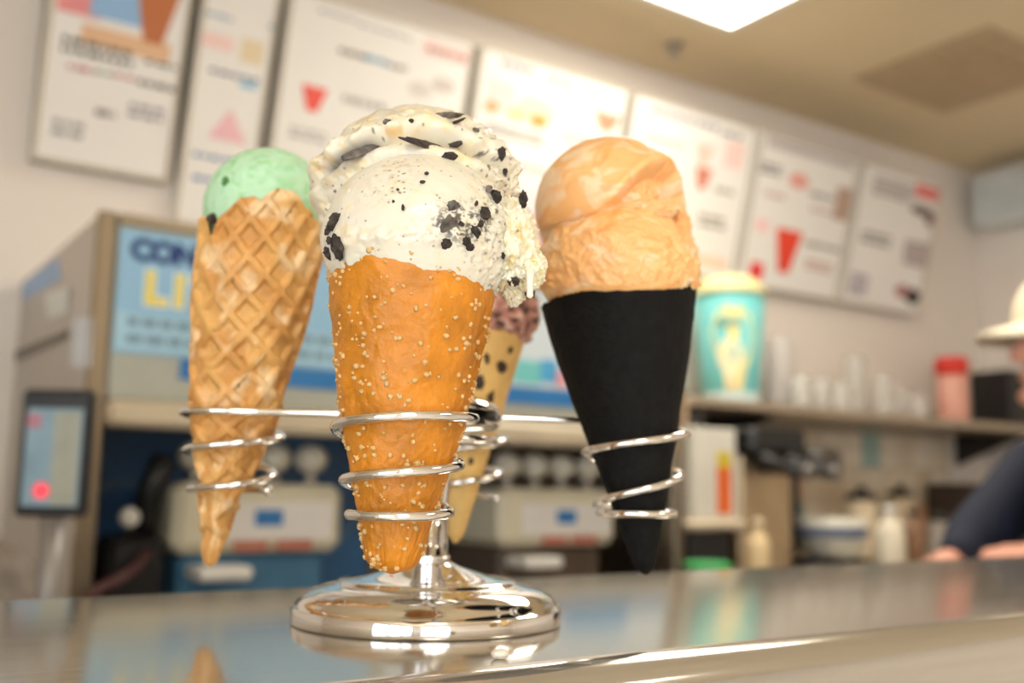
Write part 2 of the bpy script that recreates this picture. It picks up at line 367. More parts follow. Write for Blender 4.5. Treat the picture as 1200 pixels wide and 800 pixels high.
B('top_panel', (HX0+.0205, HY+.0165, HZ1-.012), (HX1-.0205, D-.003, HZ1), STEEL_D, t)
B('top_rim', (HX0+.0285, HY-.002, HZ1-.014), (HX1-.0285, HY+.0038, HZ1+.004), mat('rim_steel', (160, 148, 128), .35, .8), t)
B('ledge', (HX0+.0285, HY-.012, HZ0), (HX1-.0285, HY+.06, 1.30+.1228), mat('ledge_beige', (206, 192, 166), .4, .2), t, .008)
B('back_panel', (HX0+.0205, 2.02, BC+.001), (1.02, 2.03, HZ0+.02), mat('navy_panel', (62, 112, 164), .35, var=.25, scale=5), t)
B('back_panel', (1.0205, 2.02, BC+.001), (HX1-.0205, 2.03, HZ0+.02), mat('taupe_panel', (122, 104, 84), .45, var=.1), t)
B('inner_ceiling', (HX0+.0205, HY+.061, HZ0+.021), (HX1-.0205, 2.2, HZ0+.03), STEEL_D, t)
# pale swirl printed on the back panel
sw = MB()
for (cx, cz, r0, a0, a1) in ((.50, 1.20, .09, .3, 2.9), (.56, 1.16, .05, .2, 2.6), (.72, 1.12, .07, .2, 2.9), (1.02, 1.14, .08, .4, 2.8)):
    n = 14; pts = [(cx+(r0+s*.016)*math.cos(a0+(a1-a0)*i/n), 2.0193, cz+(r0+s*.016)*math.sin(a0+(a1-a0)*i/n)) for s in (0, 1) for i in range(n+1)]
    MB().add(pts, [(i, i+1, n+2+i, n+1+i) for i in range(n)]).build('swirl_print', mat('swirl', (92, 128, 160), .5), t)
# things stuck on the hood side (face X = HX0)
sd = HX0-.0002
def side_patch(name, px, m, parent, off=0.0):
    v = []
    for x, y in px:
        r = ray(x, y); v.append(CAM+r*((sd-off-CAM[0])/r[0]))
    v = np.array(v); return MB().prism(v, (-.0008, 0, 0)).build(name, m, parent)
side_patch('blue_sticker', [(68, 302), (72, 326), (28, 352), (27, 332)], mat('sticker_blue', (150, 182, 222), .5), t)
side_patch('white_sticker', [(80, 335), (80, 366), (56, 374), (54, 344)], mat('sticker_white', (222, 224, 218), .5), t, .0012)
side_patch('white_strip', [(108, 372), (106, 430), (84, 430), (86, 372)], mat('sticker_pale', (214, 220, 226), .5), t)
side_patch('dark_strap', [(80, 386), (80, 396), (18, 424), (18, 412)], mat('strap', (104, 96, 84), .5), t, .0012)

# poster on the hood front
def fx(px, py, Y=HY): q = PY(px, py, Y); return q[0], q[2]
def poster(name, x0, z0, x1, z1, rgb, label, group=None):
    o = thing(name, label, 'poster', ((x0+x1)/2, HY+.003, z0), group)
    B('sheet', (x0, HY+.0015, z0), (x1, HY+.0032, z1), mat('sheet_%d_%d_%d' % rgb, rgb, .4, var=.08, scale=8), o, .0003)
    return o
TM = lambda x, z, y=HY+.0012: Matrix(((1, 0, 0, x), (0, 0, -1, y), (0, 1, 0, z), (0, 0, 0, 1)))
p = poster('flavour_poster', .368, 1.30+.194, .83, 1.30+.386, (150, 196, 226), 'blue poster with navy and yellow block letters on the steel hood')
def put_text(s, x, z, size, rgb, parent, bold, dy=0.0, space=1.0):
    v, f = text_mesh(s, size, TM(x, z, HY+.0012-dy), bold, space=space); mkobj('lettering', v, f, mat('ink_%d_%d_%d' % rgb, rgb, .5, var=.02), parent)
put_text('CONES', .384, 1.30+.340, .046, (30, 62, 120), p, .003, space=.92)
put_text('LITE', .408, 1.30+.274, .070, (236, 244, 240), p, .0055, space=1.3)
put_text('LITE', .408, 1.30+.274, .070, (240, 214, 20), p, .002, .0008, space=1.3)
pr = MB(); rg = random.Random(3)
for z in (1.536, 1.510):
    x = .386
    while x < .80:
        wd = rg.uniform(.012, .03); pr.add([(x, HY+.0006, z), (x+wd, HY+.0006, z), (x+wd, HY+.0006, z+.013), (x, HY+.0006, z+.013)], [(0, 1, 2, 3)]); x += wd+.006
pr.build('small_print', mat('ink_grey', (120, 150, 172), .5), p)['kind'] = 'stuff'
B('pale_band', (.37, HY+.0009, 1.499), (.828, HY+.00145, 1.556), mat('band_pale', (168, 208, 226), .5), p, .0001)
p = poster('banner_strip', .47, 1.30+.160, 1.50, 1.30+.1925, (40, 120, 186), 'long deep blue banner strip along the lower hood front')
for x in (.52, .555): MB().add([(x+.009*math.cos(i*math.pi/5), HY+.001, 1.476+.009*math.sin(i*math.pi/5)) for i in range(10)], [tuple(range(10))]).build('yellow_dot', mat('dot_yellow', (220, 200, 120), .5), p)
p = poster('picture_poster', .86, 1.30+.194, 1.505, 1.30+.386, (214, 226, 232), 'pale poster with teal and blue blocks on the hood behind the black cone')
for x0, z0, x1, z1, rgb in ((1.10, 1.50, 1.165, 1.545, (120, 206, 206)), (1.165, 1.505, 1.205, 1.55, (80, 170, 220)), (1.20, 1.50, 1.235, 1.53, (240, 170, 180)), (1.24, 1.50, 1.40, 1.56, (90, 170, 220)), (.9, 1.5, 1.05, 1.58, (250, 250, 246))):
    B('print_block', (x0, HY+.0008, z0), (x1, HY+.0014, z1), pm(rgb), p, .0001)
MB().add([(.40, HY+.0005, 1.30+.13), (.445, HY+.0005, 1.30+.13), (.445, HY+.0005, 1.30+.14), (.40, HY+.0005, 1.30+.14)], [(0, 1, 2, 3)])

# topping dispensers
def dispenser(x0, x1, label, basem):
    y0, y1 = 1.70, 1.94; zb = 1.185; zt = 1.30
    t = thing('topping_dispenser', label, 'dispenser', ((x0+x1)/2, 1.82, BC), 'cream pump dispensers under the hood')
    B('base_box', (x0+.02, y0+.03, BC+.001), (x1-.02, y1, zb-.0005), basem, t, .01)
    B('body', (x0, y0, zb), (x1, y1, zt), CREAM, t, .016)
    B('front_label', (x0+.05, y0-.003, zb+.022), (x1-.02, y0-.0002, zt-.03), mat('label_white', (238, 234, 228), .4), t, .001)
    B('blue_mark', (x0+.135, y0-.0045, zb+.045), (x0+.185, y0-.0032, zb+.072), mat('mark_blue', (52, 128, 196), .4), t, .0005)
    for xa, xb in ((x0+.10, x0+.16), (x0+.175, x0+.24)): B('red_strip', (xa, y0-.004, zb+.004), (xb, y0-.0004, zb+.02), mat('strip_red', (196, 120, 100), .4), t, .0005)
    for k in range(4):
        cx = x0+.045+k*.07
        pm_ = MB(); pm_.lathe([(.012, 0), (.012, .018), (.007, .02), (.007, .03)], (cx, y0+.05, zt+.0005), 14); pu = pm_.build('pump', STEEL, t, True)
        MB().ball((cx, y0+.05, zt+.047), (.030, .030, .026), 18, 10).build('knob', mat('knob_cream', (238, 230, 210), .3), pu, True)
    B('foot_tray', (x0+.03, y0-.05, zb-.04), (x0+.12, y0+.0295, zb-.018), WHITE, t, .006)
dispenser(.505, .805, 'cream pump dispenser with a blue mark, behind the waffle cone, beside the black tap', mat('base_blue', (70, 120, 156), .4, var=.15))
dispenser(1.145, 1.445, 'cream pump dispenser with a blue mark, by the hood end next to the carton', mat('base_taupe', (96, 82, 70), .4, var=.15))

# black tap machine with white knob
t = thing('black_tap', 'tall black dispenser tap with a small white knob beside the cream dispenser', 'tap', (.45, 1.68, BC))
B('body', (.405, 1.70, BC+.001), (.497, 1.80, 1.215), BLACK, t, .012)
MB().tube([(.463, 1.74, 1.2), (.475, 1.74, 1.29), (.489, 1.72, 1.34)], [.022, .02, .018], 14).build('neck', BLACK, t, True)
MB().ball((.432, 1.69, 1.245), .016, 14, 8).build('knob', WHITE, t, True)
MB().tube([(.432, 1.69, 1.235), (.432, 1.71, 1.205)], .006, 8).build('knob_stem', BLACK, t)
pts = [PY(172, 648, 1.69), PY(160, 664, 1.64), PY(140, 678, 1.585), PY(112, 692, 1.57), PY(100, 712, 1.56)]
P = []
for i in range(len(pts)-1):
    for k in range(6): P.append(pts[i]+(pts[i+1]-pts[i])*k/6)
tag(MB().tube(P, .008, 10).build('cable', mat('dark_red_cable', (78, 40, 42), .5), None, True), 'dark red-brown cable running to the black tap', 'cable')

# screen terminal in front of the hood side
def facing_frame(c, tilt=0):
    z = Vector((0, 0, 1)); f = Vector((-_f0[0], -_f0[1], 0)); x = z.cross(f).normalized(); f = x.cross(z)
    return Matrix(((x.x, -f.x, 0, c[0]), (x.y, -f.y, 0, c[1]), (0, 0, 1, c[2]), (0, 0, 0, 1)))
c = PD(62, 530, 1.35); M = facing_frame((c[0], c[1], BC)) @ Matrix.Identity(4)
t = thing('screen_terminal', 'black-framed touch screen terminal with a red dot on its display', 'terminal', None, M=M)
zc = c[2]-BC; hw, hh = .048, .084
def L(mb): mb.v = [tuple(M@Vector(p)) for p in mb.v]; return mb
L(MB().box((-hw, 0, zc-hh), (hw, .018, zc+hh), .006)).build('frame', BLACK, t)
scm = L(MB().box((-hw+.011, -.0012, zc-hh+.014), (hw-.011, -.0002, zc+hh-.026), .0003)).build('display', mat('display', (120, 146, 158), .3, emit=.12, var=.2, scale=14), t)
L(MB().box((.0, -.0016, zc-hh+.016), (hw-.014, -.0013, zc+hh-.030), .0001)).build('display_column', mat('display_col', (150, 150, 132), .3, emit=.12, var=.15, scale=20), scm)
L(MB().box((-hw+.012, -.0016, zc+hh-.052), (-.018, -.0013, zc+hh-.034), .0001)).build('display_block', mat('display_pink', (170, 110, 122), .3, emit=.12), scm)
a = MB(); a.add([(-.011+.011*math.cos(i*math.pi/8), -.002, zc-hh+.034+.011*math.sin(i*math.pi/8)) for i in range(16)], [tuple(range(16))]); L(a).build('red_dot', mat('display_red', (246, 70, 84), .3, emit=.35), scm)
L(MB().tube([(0, .012, zc-hh-.0005), (0, .02, .1), (0, .03, .02)], [.016, .016, .02], 14)).build('stand_neck', mat('stand_grey', (150, 146, 144), .4, .5), t, True)
L(MB().box((-.05, -.02, .001), (.05, .09, .02), .006)).build('stand_foot', BLACK, t)

# crumpled bag and tongs heap at far left
def blob(name, c, r, m, parent=None, amp=.25, sc=3, sub=4, seed=0, flat=None, rf=0):
    bm = bmesh.new(); bmesh.ops.create_icosphere(bm, subdivisions=sub, radius=1); V = np.array([v.co[:] for v in bm.verts]); Fc = [tuple(v.index for v in f.verts) for f in bm.faces]; bm.free()
    d = 1+amp*fbm(V*sc+seed*9.1, 3)
    if rf: d = d+rf*np.abs(fbm(V*sc*2+seed*5, 3))
    V = V*d[:, None]*np.array(r)
    return mkobj(name, V+np.array(c), Fc, m, parent, True)
c = PD(10, 690, 1.42)
o = blob('paper_bag', (c[0]-.03, c[1], BC+.085), (.085, .06, .10), mat('bag_grey', (150, 138, 128), .55, var=.2), None, .12, 2, 4, 3, rf=.25)
V = np.empty(len(o.data.vertices)*3); o.data.vertices.foreach_get('co', V); V = V.reshape(-1, 3); V[:, 2] = np.maximum(V[:, 2], BC+.002); o.data.vertices.foreach_set('co', V.ravel()); tag(o, 'crumpled grey-brown bag below the touch screen terminal', 'bag')

# shelf on the right
SZ = 1.30+.252; SY = 1.97
t = thing('wall_shelf', 'long steel wall shelf holding the printed cup and clear cups', 'shelf', (2.85, 2.12, SZ-.03))
B('board', (1.93, SY, SZ-.028), (XR-.003, D-.002, SZ), mat('shelf_steel', (190, 176, 156), .3, .8), t, .005)
B('backsplash_rail', (1.93, D-.014, SZ+.0005), (XR-.003, D-.002, SZ+.05), STEEL_D, t)
for x, mm in ((1.96, DARK), (2.27, DARK), (3.60, DARK)): MB().prism([(x, SY+.02, SZ-.0285), (x, D-.0025, SZ-.0285), (x, D-.0025, SZ-.14)], (.02, 0, 0)).build('bracket', mm, t)
B('end_post', (1.90, SY+.01, BC+.001), (1.929, D-.002, SZ+.0), mat('post_tan', (186, 160, 128), .5), t)
t = thing('wall_tile_panel', 'pale tiled splash panel on the wall under the steel shelf', 'panel', (2.9, D-.01, BC+.05))
B('backing', (2.30, D-.006, BC+.002), (3.55, D-.001, SZ-.03), mat('grout', (176, 162, 142), .7), t)
TC = [mat('tile_%d' % i, c, .25, var=.04) for i, c in enumerate([(222, 208, 184), (214, 198, 172), (228, 216, 196), (206, 188, 160)])]
acc = [mat('tile_teal', (150, 180, 172), .25), mat('tile_orange', (226, 176, 140), .25)]
rg = random.Random(5)
for i in range(12):
    for j in range(4):
        x = 2.305+i*.1035; z = BC+.006+j*.122
        B('tile', (x, D-.0125, z), (x+.1, D-.0062, z+.118), acc[(i+j) % 2] if rg.random() < .2 else rg.choice(TC), t, .003)

# printed promotional cup
cx, cy = PY(856, 455, 2.10)[:2]
t = thing('printed_cup', 'large teal paper cup printed with a yellow ice cream cone on the shelf', 'cup', (cx, cy, SZ))
h0 = SZ+.001; hh = .33; ra, rb = .083, .104
def cr(z): return ra+(rb-ra)*(z-h0)/hh
TEAL = mat('cup_teal', (120, 204, 204), .4); YEL = mat('cup_yellow', (250, 232, 150), .4); PALE = mat('cup_pale', (206, 226, 226), .4)
MB().lathe([(ra-.004, h0), (ra, h0+.004), (cr(h0+hh), h0+hh)], (cx, cy, 0), 40).build('wall', TEAL, t, True)
MB().lathe([(ra+.0008, h0+.001), (cr(h0+.03)+.0008, h0+.03)], (cx, cy, 0), 40, cap0=False, cap1=False).build('lower_band', PALE, t, True)
MB().lathe([(cr(h0+hh)+.006, h0+hh-.012), (cr(h0+hh)+.006, h0+hh+.004), (.094, h0+hh+.012), (.09, h0+hh+.03), (.06, h0+hh+.045), (.02, h0+hh+.05)], (cx, cy, 0), 40).build('lid', mat('cup_lid', (252, 240, 176), .35), t, True)
ang0 = math.atan2(-cy, -cx)+.12        # facing the room
def wrap(poly, m, off, name):
    n = len(poly); v = []
    for a, z in poly:
        r = cr(h0+z)+off; v.append((cx+r*math.cos(ang0-a/r), cy+r*math.sin(ang0-a/r), h0+z))
    ca = sum(p[0] for p in poly)/n; cz = sum(p[1] for p in poly)/n; r = cr(h0+cz)+off+.002
    v.append((cx+r*math.cos(ang0-ca/r), cy+r*math.sin(ang0-ca/r), h0+cz))
    MB().add(v, [(i, (i+1) % n, n) for i in range(n)][::1]).build(name, m, t)
outline = [(-.022, .03), (.022, .03), (.032, .09), (.06, .16), (.066, .21), (.052, .255), (.02, .28), (-.02, .275), (-.052, .25), (-.064, .2), (-.052, .13), (-.034, .09)]
wrap(outline, YEL, .0012, 'cone_print')
wrap([(x*.6+.01, .05+(z-.03)*.52) for x, z in outline], mat('cup_cream', (255, 244, 200), .4), .0035, 'cone_print_core')
wrap([(-.02, .215), (.04, .215), (.055, .232), (.03, .245), (-.015, .24)], mat('cup_ink', (130, 176, 160), .4), .0045, 'word_print')
wrap([(-.008, .12), (.008, .12), (.008, .165), (-.006, .165)], mat('cup_ink2', (150, 206, 196), .4), .006, 'drip_print')
wrap([(-.01, .035), (.014, .035), (.016, .07), (-.012, .07)], mat('cup_peach', (244, 214, 160), .4), .006, 'tip_print')

# clear cups upside down on the shelf
CLEAR = mat('clear_plastic', (240, 236, 230), .2, trans=.55, var=.01, ior=1.2)
FROST = mat('frosted_plastic', (232, 224, 218), .35, trans=.4, var=.02, ior=1.2)
def clear_cup(x, y, r, h, label, m, stack=1):
    t = thing('clear_cup', label, 'cup', (x, y, SZ), 'clear plastic cups on the shelf')
    prof = [(r, 0), (r*1.04, .003), (r*.78, h), (r*.7, h+.002), (r*.68, h-.002), (r*.97, .004)]
    MB().lathe([(a, b+SZ+.001) for a, b in prof], (x, y, 0), 28, cap0=False, cap1=False).build('wall', m, t, True)
    MB().lathe([(r*1.09, SZ+.001), (r*1.11, SZ+.004), (r*1.08, SZ+.008), (r*1.05, SZ+.006)], (x, y, 0), 28, cap0=False, cap1=False).build('rim', m, t, True)
cups = [(915, 2.12, .05, .22, FROST, 'tall frosted stack of upturned cups beside the printed cup'),
        (938, 2.02, .032, .09, CLEAR, 'small clear upturned cup before the tall frosted stack'),
        (962, 2.08, .036, .10, CLEAR, 'clear upturned cup between the frosted stack and the tall clear cup'), (1003, 2.12, .042, .19, CLEAR, 'tall clear upturned cup in the middle of the shelf'),
        (985, 2.02, .03, .08, CLEAR, 'short clear cup in front of the tall clear cup'), (1036, 2.03, .034, .12, CLEAR, 'clear upturned cup next to the tall clear cup'), (1058, 2.14, .036, .10, CLEAR, 'clear cup close behind the squat frosted cup'), (1076, 2.03, .03, .07, FROST, 'squat frosted cup next to the red-lidded jar')]
for px, y, r, h, m, lb in cups: clear_cup(PY(px, 470, y)[0], y, r, h, lb, m)
q = PY(1117, 480, 2.10); t = thing('red_lid_jar', 'pink jar with a bright red lid on the shelf', 'jar', (q[0], 2.10, SZ))
MB().lathe([(.05, SZ+.001), (.053, SZ+.004), (.053, SZ+.165), (.048, SZ+.17)], (q[0], 2.10, 0), 28).build('body', mat('pink_jar', (238, 176, 156), .3), t, True)
MB().lathe([(.056, SZ+.1705), (.057, SZ+.222), (.052, SZ+.232), (.02, SZ+.234)], (q[0], 2.10, 0), 28).build('lid', RED, t, True)
q = PY(1174, 480, 2.08); t = thing('speaker_box', 'small black box standing at the end of the shelf', 'box', (q[0], 2.08, SZ))
B('cabinet', (q[0]-.075, 2.0, SZ+.001), (q[0]+.085, 2.16, SZ+.2), BLACK, t, .008)
B('grille', (q[0]-.065, 1.994, SZ+.012), (q[0]+.075, 1.9998, SZ+.19), DARK, t, .003)

# items on the back counter under the shelf
q0 = PY(806, 600, 1.85)[0]; q1 = PY(862, 600, 1.85)[0]
t = thing('blender_base', 'black appliance with a cream rim under the white carton', 'appliance', ((q0+q1)/2, 1.9, BC))
B('body', (q0+.005, 1.84, BC+.001), (q1-.03, 1.97, 1.205), BLACK, t, .01)
B('tray', (q0-.01, 1.82, 1.206), (q1+.015, 1.99, 1.232), mat('tray_cream', (220, 206, 180), .4), t, .01)
t = thing('white_carton', 'white carton with an orange and yellow printed panel on the black appliance', 'carton', ((q0+q1)/2, 1.9, 1.232))
B('box', (q0+.008, 1.84, 1.2325), (q1-.004, 1.96, 1.458), mat('carton_white', (226, 222, 210), .5), t, .004)
ox = PY(840, 560, 1.84)[0]
B('orange_panel', (ox, 1.8385, 1.245), (ox+.05, 1.8398, 1.36), mat('carton_orange', (240, 110, 40), .5), t, .0003)
B('yellow_panel', (ox, 1.8385, 1.3605), (ox+.05, 1.8398, 1.40), mat('carton_yellow', (222, 196, 50), .5), t, .0003)
e0 = PY(868, 600, 1.85)[0]; e1 = PY(930, 600, 1.85)[0]
t = thing('coffee_machine', 'steel coffee machine with two black handles under the shelf', 'machine', ((e0+e1)/2, 1.95, BC))
B('body', (e0, 1.85, BC+.001), (e1, 2.1, 1.40), mat('machine_steel', (186, 164, 132), .35, .7), t, .01)
B('head', (e0-.005, 1.80, 1.4005), (e1+.005, 2.1, 1.465), BLACK, t, .012)
for x in (e0+.05, e0+.15):
    hdl = MB().tube([(x, 1.83, 1.3995), (x, 1.81, 1.375), (x, 1.74, 1.36), (x, 1.68, 1.35)], [.03, .03, .015, .017], 14).build('handle', BLACK, t, True)
    MB().ball((x, 1.675, 1.352), .02, 12, 8).build('tip', mat('handle_grey', (120, 116, 112), .3, .7), hdl, True)
B('drip_tray', (e0+.01, 1.72, BC+.002), (e1-.01, 1.8495, BC+.05), DARK, t)
def bottle(name, px, Y, r, h, m, capm, label, zb=BC, neck=True):
    x = PY(px, 600, Y)[0]; t = thing(name, label, name.split('_')[-1], (x, Y, zb))
    MB().lathe([(r*.9, zb+.001), (r, zb+.006), (r, zb+h*.72), (r*.85, zb+h*.8), (r*.4, zb+h*.87), (r*.38, zb+h*.92)], (x, Y, 0), 24).build('body', m, t, True)
    MB().lathe([(r*.5, zb+h*.9205), (r*.5, zb+h*.985), (r*.4, zb+h)], (x, Y, 0), 20).build('cap', capm, t, True)
bottle('cream_bottle', 888, 1.66, .026, .22, mat('bottle_cream', (240, 214, 166), .35), mat('bottle_cap', (246, 226, 190), .3), 'slim cream bottle in front of the steel coffee machine')
bottle('white_bottle', 1042, 1.78, .04, .25, mat('bottle_white', (236, 226, 206), .4), WHITE, 'white bottle standing under the shelf by the pale tiles')
bottle('brown_bottle', 1070, 1.82, .03, .24, mat('bottle_brown', (140, 104, 78), .3), DARK, 'brown bottle next to the white bottle')
m0 = PY(934, 600, 1.85)[0]; m1 = PY(1003, 600, 1.85)[0]
t = thing('stand_mixer', 'black stand mixer with a white bowl beside the steel coffee machine', 'mixer', ((m0+m1)/2, 1.9, BC))
B('base', (m0, 1.80, BC+.001), (m1+.02, 2.0, BC+.105), BLACK, t, .012)
B('column', (m0+.02, 1.92, BC+.1055), (m0+.11, 2.0, 1.42), BLACK, t, .015)
B('head', (m0+.0, 1.78, 1.345), (m0+.12, 1.9195, 1.425), mat('mixer_grey', (74, 66, 58), .4), t, .02)
MB().lathe([(.05, BC+.106), (.075, BC+.12), (.095, BC+.18), (.098, BC+.215), (.09, BC+.215)], (m0+.145, 1.855, 0), 30).build('bowl', mat('bowl_white', (226, 222, 208), .3), t, True)
MB().lathe([(.0985, BC+.165), (.1, BC+.19)], (m0+.145, 1.855, 0), 30, cap0=False, cap1=False).build('bowl_band', mat('band_slate', (96, 110, 140), .3), t, True)
# jars under the tile panel
for px, Y, r, h, rgb, lb in ((1010, 2.05, .045, .26, (220, 200, 170), 'cream canister with a dark lid behind the mixer bowl'), (1056, 2.13, .04, .27, (214, 192, 160), 'tan canister with a dark lid behind the white bottle'), (1100, 1.95, .036, .20, (160, 150, 140), 'grey canister with a dark lid near the navy sleeve')):
    x = PY(px, 600, Y)[0]; t = thing('canister', lb, 'canister', (x, Y, BC), 'lidded canisters by the tiles')
    MB().lathe([(r*.95, BC+.001), (r, BC+.006), (r, BC+h)], (x, Y, 0), 24).build('body', mat('can_%d' % rgb[0], rgb, .4), t, True)
    MB().lathe([(r*1.05, BC+h+.0005), (r*1.05, BC+h+.02), (r*.4, BC+h+.026), (r*.3, BC+h+.045)], (x, Y, 0), 24).build('lid', DARK, t, True)
x = PY(1158, 600, 2.05)[0]
t = thing('dark_cabinet', 'dark brown cabinet under the end of the shelf', 'cabinet', (x+.1, 2.1, BC))
B('body', (x-.06, 2.0, BC+.001), (x+.3, D-.02, SZ-.21), mat('cabinet_brown', (66, 52, 44), .5), t, .006)
B('door', (x-.05, 1.992, BC+.01), (x+.29, 1.9995, SZ-.22), mat('cabinet_brown2', (72, 58, 48), .5), t, .003)
# white tub with green lid
x, y = PY(828, 662, 1.60)[:2]
t = thing('green_lid_tub', 'white tub with a bright green lid standing behind the counter edge', 'tub', (x, y, BC))
zt = PY(828, 668, 1.60)[2]
MB().lathe([(.038, BC+.001), (.048, zt)], (x, y, 0), 26).build('tub', mat('tub_white', (226, 224, 214), .4), t, True)
MB().lathe([(.051, zt+.0005), (.052, zt+.014), (.045, zt+.018), (.02, zt+.019)], (x, y, 0), 26).build('lid', mat('lid_green', (60, 180, 100), .4), t, True)

# ================================================================== PERSON
def remesh(name, prims, voxel, m, parent, smooth_it=4):
    mb = MB()
    for p in prims:
        if p[0] == 'b': mb.ball(p[1], p[2], 16, 10)
        else:
            _, a, b_, ra, rb = p; a = np.array(a, float); b_ = np.array(b_, float)
            mb.tube([a+(b_-a)*k/6 for k in range(7)], [ra+(rb-ra)*k/6 for k in range(7)], 14); mb.ball(a, ra, 14, 8); mb.ball(b_, rb, 14, 8)
    me = bpy.data.meshes.new('tmp'); me.from_pydata(mb.v, [], mb.f); o = bpy.data.objects.new('tmp', me); COL.objects.link(o)
    md = o.modifiers.new('r', 'REMESH'); md.mode = 'VOXEL'; md.voxel_size = voxel
    s_ = o.modifiers.new('s', 'SMOOTH'); s_.iterations = smooth_it; s_.factor = .5
    dg = bpy.context.evaluated_depsgraph_get(); ev = bpy.data.meshes.new_from_object(o.evaluated_get(dg)); bpy.data.objects.remove(o)
    v = [tuple(p.co) for p in ev.vertices]; f = [tuple(p.vertices) for p in ev.polygons]; bpy.data.meshes.remove(ev)
    return mkobj(name, v, f, m, parent, True)
hc = PD(1252, 412, 1.9)
fdir = np.array([-_r0[0], -_r0[1], 0])*.97+np.array([-_f0[0], -_f0[1], 0])*.12; fdir /= np.linalg.norm(fdir)      # facing picture-left
sdir = np.array([-fdir[1], fdir[0], 0]); sdir = sdir if sdir@(-_f0) > 0 else -sdir    # the side toward the room front
Z = np.array([0, 0, 1.0])
def HP(f, s, z): return hc+fdir*f+sdir*s+Z*z
t = thing('person', 'person in a navy top and cream peaked cap working behind the counter', 'person', (hc[0]-fdir[0]*.05, hc[1]-fdir[1]*.05, 0))
SKIN = mat('skin', (222, 158, 134), .5, sss=.15, var=.05)
NAVY = mat('navy_cloth', (26, 34, 56), .8, var=.2, scale=20, bump=.2, bscale=30)
shN = PD(1262, 560, 1.78); elN = PD(1275, 668, 1.72); wrN = PD(1236, 654, 1.66)
shF = PD(1218, 552, 1.98); elF = PD(1142, 632, 1.90); wrF = PD(1122, 656, 1.86)
hip = np.array([hc[0]-fdir[0]*.16, hc[1]-fdir[1]*.16, .92]); neck = HP(-.05, 0, -.16); chest = (hip*.35+neck*.65)
def legs(k):
    out = []
    for s in (-1, 1):
        h = hip+sdir*s*.09; kn = h+fdir*.05-Z*.44; kn[2] = .48; an = h+fdir*.02; an = np.array([an[0], an[1], .08])
        out += [('c', h, kn, .078*k, .055*k), ('c', kn, an, .054*k, .038*k)]
    return out
def hand(wr, d, side):
    d = np.array(d, float); d /= np.linalg.norm(d); up = Z-d*(Z@d); up /= np.linalg.norm(up); la = np.cross(d, up)*side
    out = [('c', wr, wr+d*.03, .026, .028), ('c', wr+d*.03+la*.022, wr+d*.075+la*.026, .016, .014), ('c', wr+d*.03-la*.022, wr+d*.075-la*.026, .016, .014), ('c', wr+d*.03, wr+d*.08, .018, .016)]
    for i, ln in enumerate((.07, .082, .078, .062)):
        b0 = wr+d*.082+la*(.033-.022*i); k = b0+d*ln*.5-Z*.008; out += [('c', b0, k, .0095, .009), ('c', k, k+d*ln*.3-Z*.028, .009, .0075)]
    b0 = wr+d*.03+la*.03; k = b0+d*.03+la*.025; out += [('c', b0, k, .013, .011), ('c', k, k+d*.032-Z*.006, .0105, .009)]
    return out
dN = np.array(wrN-elN); dF = wrF-elF
head = [('b', HP(-.012, 0, .045), (.088, .088, .10)), ('b', HP(.012, 0, -.02), (.072, .066, .085)), ('c', HP(.05, 0, -.075), HP(.02, 0, -.07), .030, .045), ('c', HP(-.05, 0, -.17), HP(-.03, 0, -.05), .062, .056),
        ('c', HP(.083, 0, .03), HP(.106, 0, -.012), .010, .014), ('b', HP(.10, 0, -.014), .013), ('c', HP(.082, -.018, -.046), HP(.082, .018, -.046), .010, .010), ('b', HP(.078, 0, -.086), (.022, .026, .02)),
        ('b', HP(-.01, .083, .005), (.018, .012, .032)), ('b', HP(-.01, -.083, .005), (.018, .012, .032)), ('c', HP(.07, -.05, .042), HP(.07, .05, .042), .012, .012)]
body = head+[('c', neck+sdir*.0, chest, .075, .125), ('c', chest, hip, .125, .12), ('c', chest+sdir*.08, hip+sdir*.06, .10, .10), ('c', chest-sdir*.08, hip-sdir*.06, .10, .10),
        ('c', neck, shN, .055, .052), ('c', neck, shF, .055, .052), ('c', shN, elN, .05, .038), ('c', shF, elF, .05, .038), ('c', elN, wrN, .038, .026), ('c', elF, wrF, .038, .026)]
body += hand(wrN, dN/np.linalg.norm(dN)*.8+fdir*.5, 1)+hand(wrF, dF/np.linalg.norm(dF)*.6+fdir*.6, -1)+legs(1)
for s in (-1, 1):
    an = hip+sdir*s*.09+fdir*.02; body.append(('c', (an[0], an[1], .05), tuple(np.array([an[0], an[1], .04])+fdir*.14), .036, .03))
remesh('body', body, .0075, SKIN, t)
shirt = [('c', neck-Z*.03, chest, .088, .145), ('c', chest, hip-Z*.02, .145, .135), ('c', chest+sdir*.085, hip+sdir*.06-Z*.02, .115, .115), ('c', chest-sdir*.085, hip-sdir*.06-Z*.02, .115, .115),
         ('c', neck-Z*.04, shN, .07, .068), ('c', neck-Z*.04, shF, .07, .068), ('c', shN, elN, .068, .056), ('c', shF, elF, .068, .056), ('c', elN, elN+(wrN-elN)*.75, .055, .044), ('c', elF, elF+(wrF-elF)*.7, .055, .044)]
remesh('shirt', shirt, .011, NAVY, t)
remesh('trousers', [(p[0], p[1], p[2], p[3]+.02, p[4]+.022) for p in legs(1)]+[('c', hip+sdir*.07, hip-sdir*.07, .125, .125)], .014, mat('trousers', (40, 40, 46), .8), t)
for s in (-1, 1):
    an = hip+sdir*s*.09+fdir*.02; A = np.array([an[0], an[1], .055])
    remesh('shoe', [('c', A, A+fdir*.15-Z*.008, .052, .044)], .008, BLACK, t)
    MB().ball(HP(.078, s*.034, .018), .013, 14, 8).build('eye', mat('eye_white', (236, 232, 226), .2), t, True)
    MB().ball(HP(.0885, s*.034, .018), .0055, 12, 8).build('iris', mat('eye_brown', (50, 34, 24), .2), t, True)
